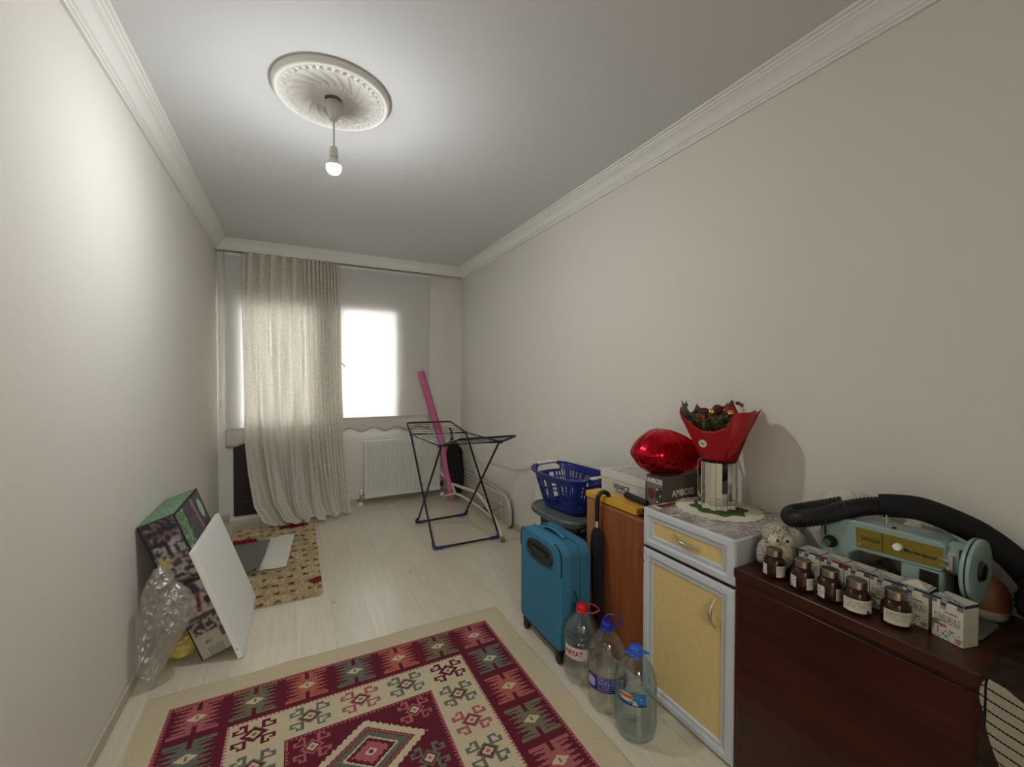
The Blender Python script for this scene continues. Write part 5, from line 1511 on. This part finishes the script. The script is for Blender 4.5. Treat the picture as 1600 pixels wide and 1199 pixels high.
MB().tube([(AF-0.004, 0.460, 0.893), (AF-0.012, 0.460, 0.893)], 0.004, 10).build('winder_knob', CHROME, sm)
for z_ in (0.897, 0.913):
    MB().tube([(AF-0.004, 0.478, z_), (AF-0.004, 0.456, z_-0.004)], 0.0022, 8).build('winder_pin', CHROME, sm)
MB().bb(AF+0.0, AF+0.02, 0.434, 0.443, 0.86, 0.945).build('clutch_black', BLACK, sm, bevel=0.003)
HW = (AF+0.046, 0.436, 0.892)
MB().lathe([(0.0, 0.0), (0.066, 0.0), (0.080, 0.003), (0.0835, 0.008), (0.0835, 0.012), (0.0, 0.012)], 64, HW, R=Rx(PI/2)).build('handwheel_inner', SMB, sm)
MB().lathe([(0.0, 0.012), (0.079, 0.012), (0.079, 0.0155), (0.0, 0.0155)], 64, HW, R=Rx(PI/2)).build('handwheel_groove', BLACK, sm)
MB().lathe([(0.0, 0.0155), (0.0825, 0.0155), (0.0835, 0.018), (0.0825, 0.023), (0.074, 0.0245), (0.029, 0.0235), (0.028, 0.018), (0.0, 0.018)], 64, HW, R=Rx(PI/2)).build('handwheel', SMB, sm)
MB().lathe([(0.0, 0.018), (0.026, 0.018), (0.0265, 0.024), (0.022, 0.030), (0.0, 0.031)], 40, HW, R=Rx(PI/2)).build('wheel_hub', mat('hub_brown_black', (40, 30, 30), 0.3), sm)
mo = MB(); mo.bb(AF+0.10, AF+0.135, 0.45, 0.52, 0.77, 0.85); mo.build('motor', BLACK, sm, bevel=0.01)
cf = MB().sphere((1.612, 0.625, 0.778), (0.05, 0.055, 0.036), 56, 36, fn=lambda d: 1+0.2*nz(d.x*4, d.y*4, d.z*4)+0.07*nz(d.x*12, d.y*12, d.z*12))
tag(cf.build('brown_cloth', mat('brown_cloth_fabric', (100, 78, 70), 0.95, bump=0.9, bscale=50), ang=60), 'brown crumpled cloth lying under the arm of the sewing machine', 'cloth')

# painted gourd-like ornament beside the handwheel
og = thing('painted_ornament', 'rounded orange and green painted ornament on a white base behind the handwheel', 'ornament', (1.722, 0.432, DT))
MB().lathe([(0, 0.0), (0.030, 0.0), (0.040, 0.008), (0.045, 0.025), (0.046, 0.032)], 40, (1.722, 0.432, DT+0.0006)).build('base', mat('ornament_white', (188, 184, 162), 0.4), og)
def peach():
    m = mat('ornament_glaze', (150, 80, 54), 0.5, rgb2=(118, 108, 66), vscale=12); return m
MB().lathe([(0.0455, 0.032), (0.048, 0.05), (0.045, 0.075), (0.036, 0.095), (0.022, 0.110), (0.010, 0.118), (0.0, 0.120)], 40, (1.722, 0.432, DT+0.0006)).build('dome', peach(), og)

# vacuum hose lying over the machine
vh = thing('vacuum_hose', 'black corrugated vacuum cleaner hose arched over the sewing machine', 'hose', (1.60, 0.62, 0.95))
HB = mat('hose_black', (16, 16, 18), 0.38)
hp = smoothpath([(1.632, 0.740, 0.976), (1.606, 0.795, 0.952), (1.584, 0.838, 0.934), (1.556, 0.862, 0.922), (1.526, 0.850, 0.916), (1.515, 0.815, 0.924), (1.535, 0.76, 0.945), (1.565, 0.715, 0.972), (1.595, 0.670, 0.993), (1.615, 0.625, 1.006)], 26)
rad_ = [0.0268+0.0022*(1 if (i % 4) < 2 else 0) for i in range(len(hp))]
MB().tube(hp, rad_, 22).build('corrugated_hose', HB, vh, ang=25)
hp2 = smoothpath([(1.612, 0.632, 1.005), (1.625, 0.60, 1.011), (1.648, 0.550, 1.012), (1.682, 0.495, 0.990), (1.712, 0.44, 0.958), (1.735, 0.385, 0.905), (1.742, 0.33, 0.83), (1.74, 0.28, 0.775)], 10)
MB().tube(hp2, [0.0345 if i < 40 else 0.034 for i in range(len(hp2))], 24).build('sleeve', BLACKFAB, vh, ang=40)

# leaf-print cloth at the near end
def leafcol(y, d):
    """y along the sideboard, d = distance down over the front edge (negative on top)"""
    base = (44, 32, 26) if nz(y*30, d*30, 2) < 0.1 else (54, 40, 32)
    # midrib
    rib_y = 0.338+0.008*max(0, d)
    inside = False
    if -0.02 < d < 0.42:
        top = d-0.006
        right = 0.333-0.9*max(0, 0.075-d) if d < 0.075 else 0.20
        left = rib_y+0.010*math.sin(PI*min(1, max(0, d-0.004)/0.085)) if d < 0.09 else rib_y-0.045*((d-0.09)/0.14)**1.6
        lo = 0.318-((d-0.004)/0.075)*0.12 if d < 0.08 else 0.12
        if d > 0.002 and lo < y < left: inside = True
    if inside:
        if abs(y-rib_y) < 0.0022 and d < 0.11: return (18, 15, 14)
        k = (d-0.25*(0.34-y))/0.0245
        if abs(k-round(k)) < 0.075: return (20, 17, 16)
        return (158, 150, 134)
    return base
lc_ = thing('leaf_print_cloth', 'dark brown cloth with pale striped leaf print over the near end of the sideboard', 'cloth', (1.58, 0.15, DT))
mb = MB(); vs = []; fs = []; cols = []
NY, ND = 230, 640
def drape(y, s):
    # s: 0 at the wall side .. along the top .. then down the front
    topw = 0.43; yy = 0.345-y
    if s < topw:
        x = 1.797-s; d = s-topw
        z = DT+0.004+0.006*max(0, nz(x*12, y*12, 1))
    else:
        d = s-topw; e = min(1, d/0.02)
        x = 1.797-topw-0.012*math.sin(e*PI/2)-0.006*max(0, nz(y*14, d*8, 4)); z = DT+0.004-0.012*(1-math.cos(e*PI/2))-max(0, d-0.02)
    return Vector((min(x, 1.797), y, z)), d
for j in range(ND+1):
    for i in range(NY+1):
        y = 0.348-0.478*(i/NY)**2; s = lerp(0, 0.90, j/ND)
        vs.append(drape(y, s)[0])
for j in range(ND):
    for i in range(NY):
        k = j*(NY+1)+i; fs.append((k, k+1, k+NY+2, k+NY+1))
        y = 0.348-0.478*((i+.5)/NY)**2; s = lerp(0, 0.90, (j+.5)/ND); cols.append(leafcol(y, s-0.43))
mb.add(vs, fs)
mb.build('draped_part', painted_mat('leaf_print_fabric', 0.85, bump=0.4, bscale=200, spec=0.2), lc_, smooth=True, cols=cols, ang=180)
vs = []; fs = []; cols = []; NU, NV = 120, 80
for j in range(NV+1):
    for i in range(NU+1):
        a = 2*PI*i/NU; ph = PI*j/NV
        d = Vector((math.sin(ph)*math.cos(a), math.sin(ph)*math.sin(a), math.cos(ph)))
        q = 1+0.14*nz(d.x*3, d.y*3, d.z*3+4)+0.04*nz(d.x*9, d.y*9, d.z*9)
        p = Vector((1.665+0.115*d.x*q, 0.215+0.150*d.y*q, DT+0.104+0.097*d.z*q))
        vs.append(Vector((min(p.x, 1.795), p.y, max(p.z, DT+0.012))))
for j in range(NV):
    for i in range(NU):
        k = j*(NU+1)+i; fs.append((k, k+1, k+NU+2, k+NU+1))
        a = (i+.5)/NU; b = (j+.5)/NV
        c = (24, 22, 22) if nz(a*40, b*20, 1) < 0.1 else (34, 30, 28)
        for (u0, v0, uw, vw_) in ((0.36, 0.30, 0.10, 0.12), (0.46, 0.62, 0.05, 0.14), (0.68, 0.3, 0.1, 0.12)):
            if ((a-u0)/uw)**2+((b-v0)/vw_)**2 < 1:
                c = (150, 142, 128) if abs((b+a*0.4)/0.045-round((b+a*0.4)/0.045)) > 0.17 else (26, 22, 20)
        cols.append(c)
MB().add(vs, fs).build('bundled_part', painted_mat('leaf_print_fabric', 0.85), lc_, smooth=True, cols=cols, ang=180)
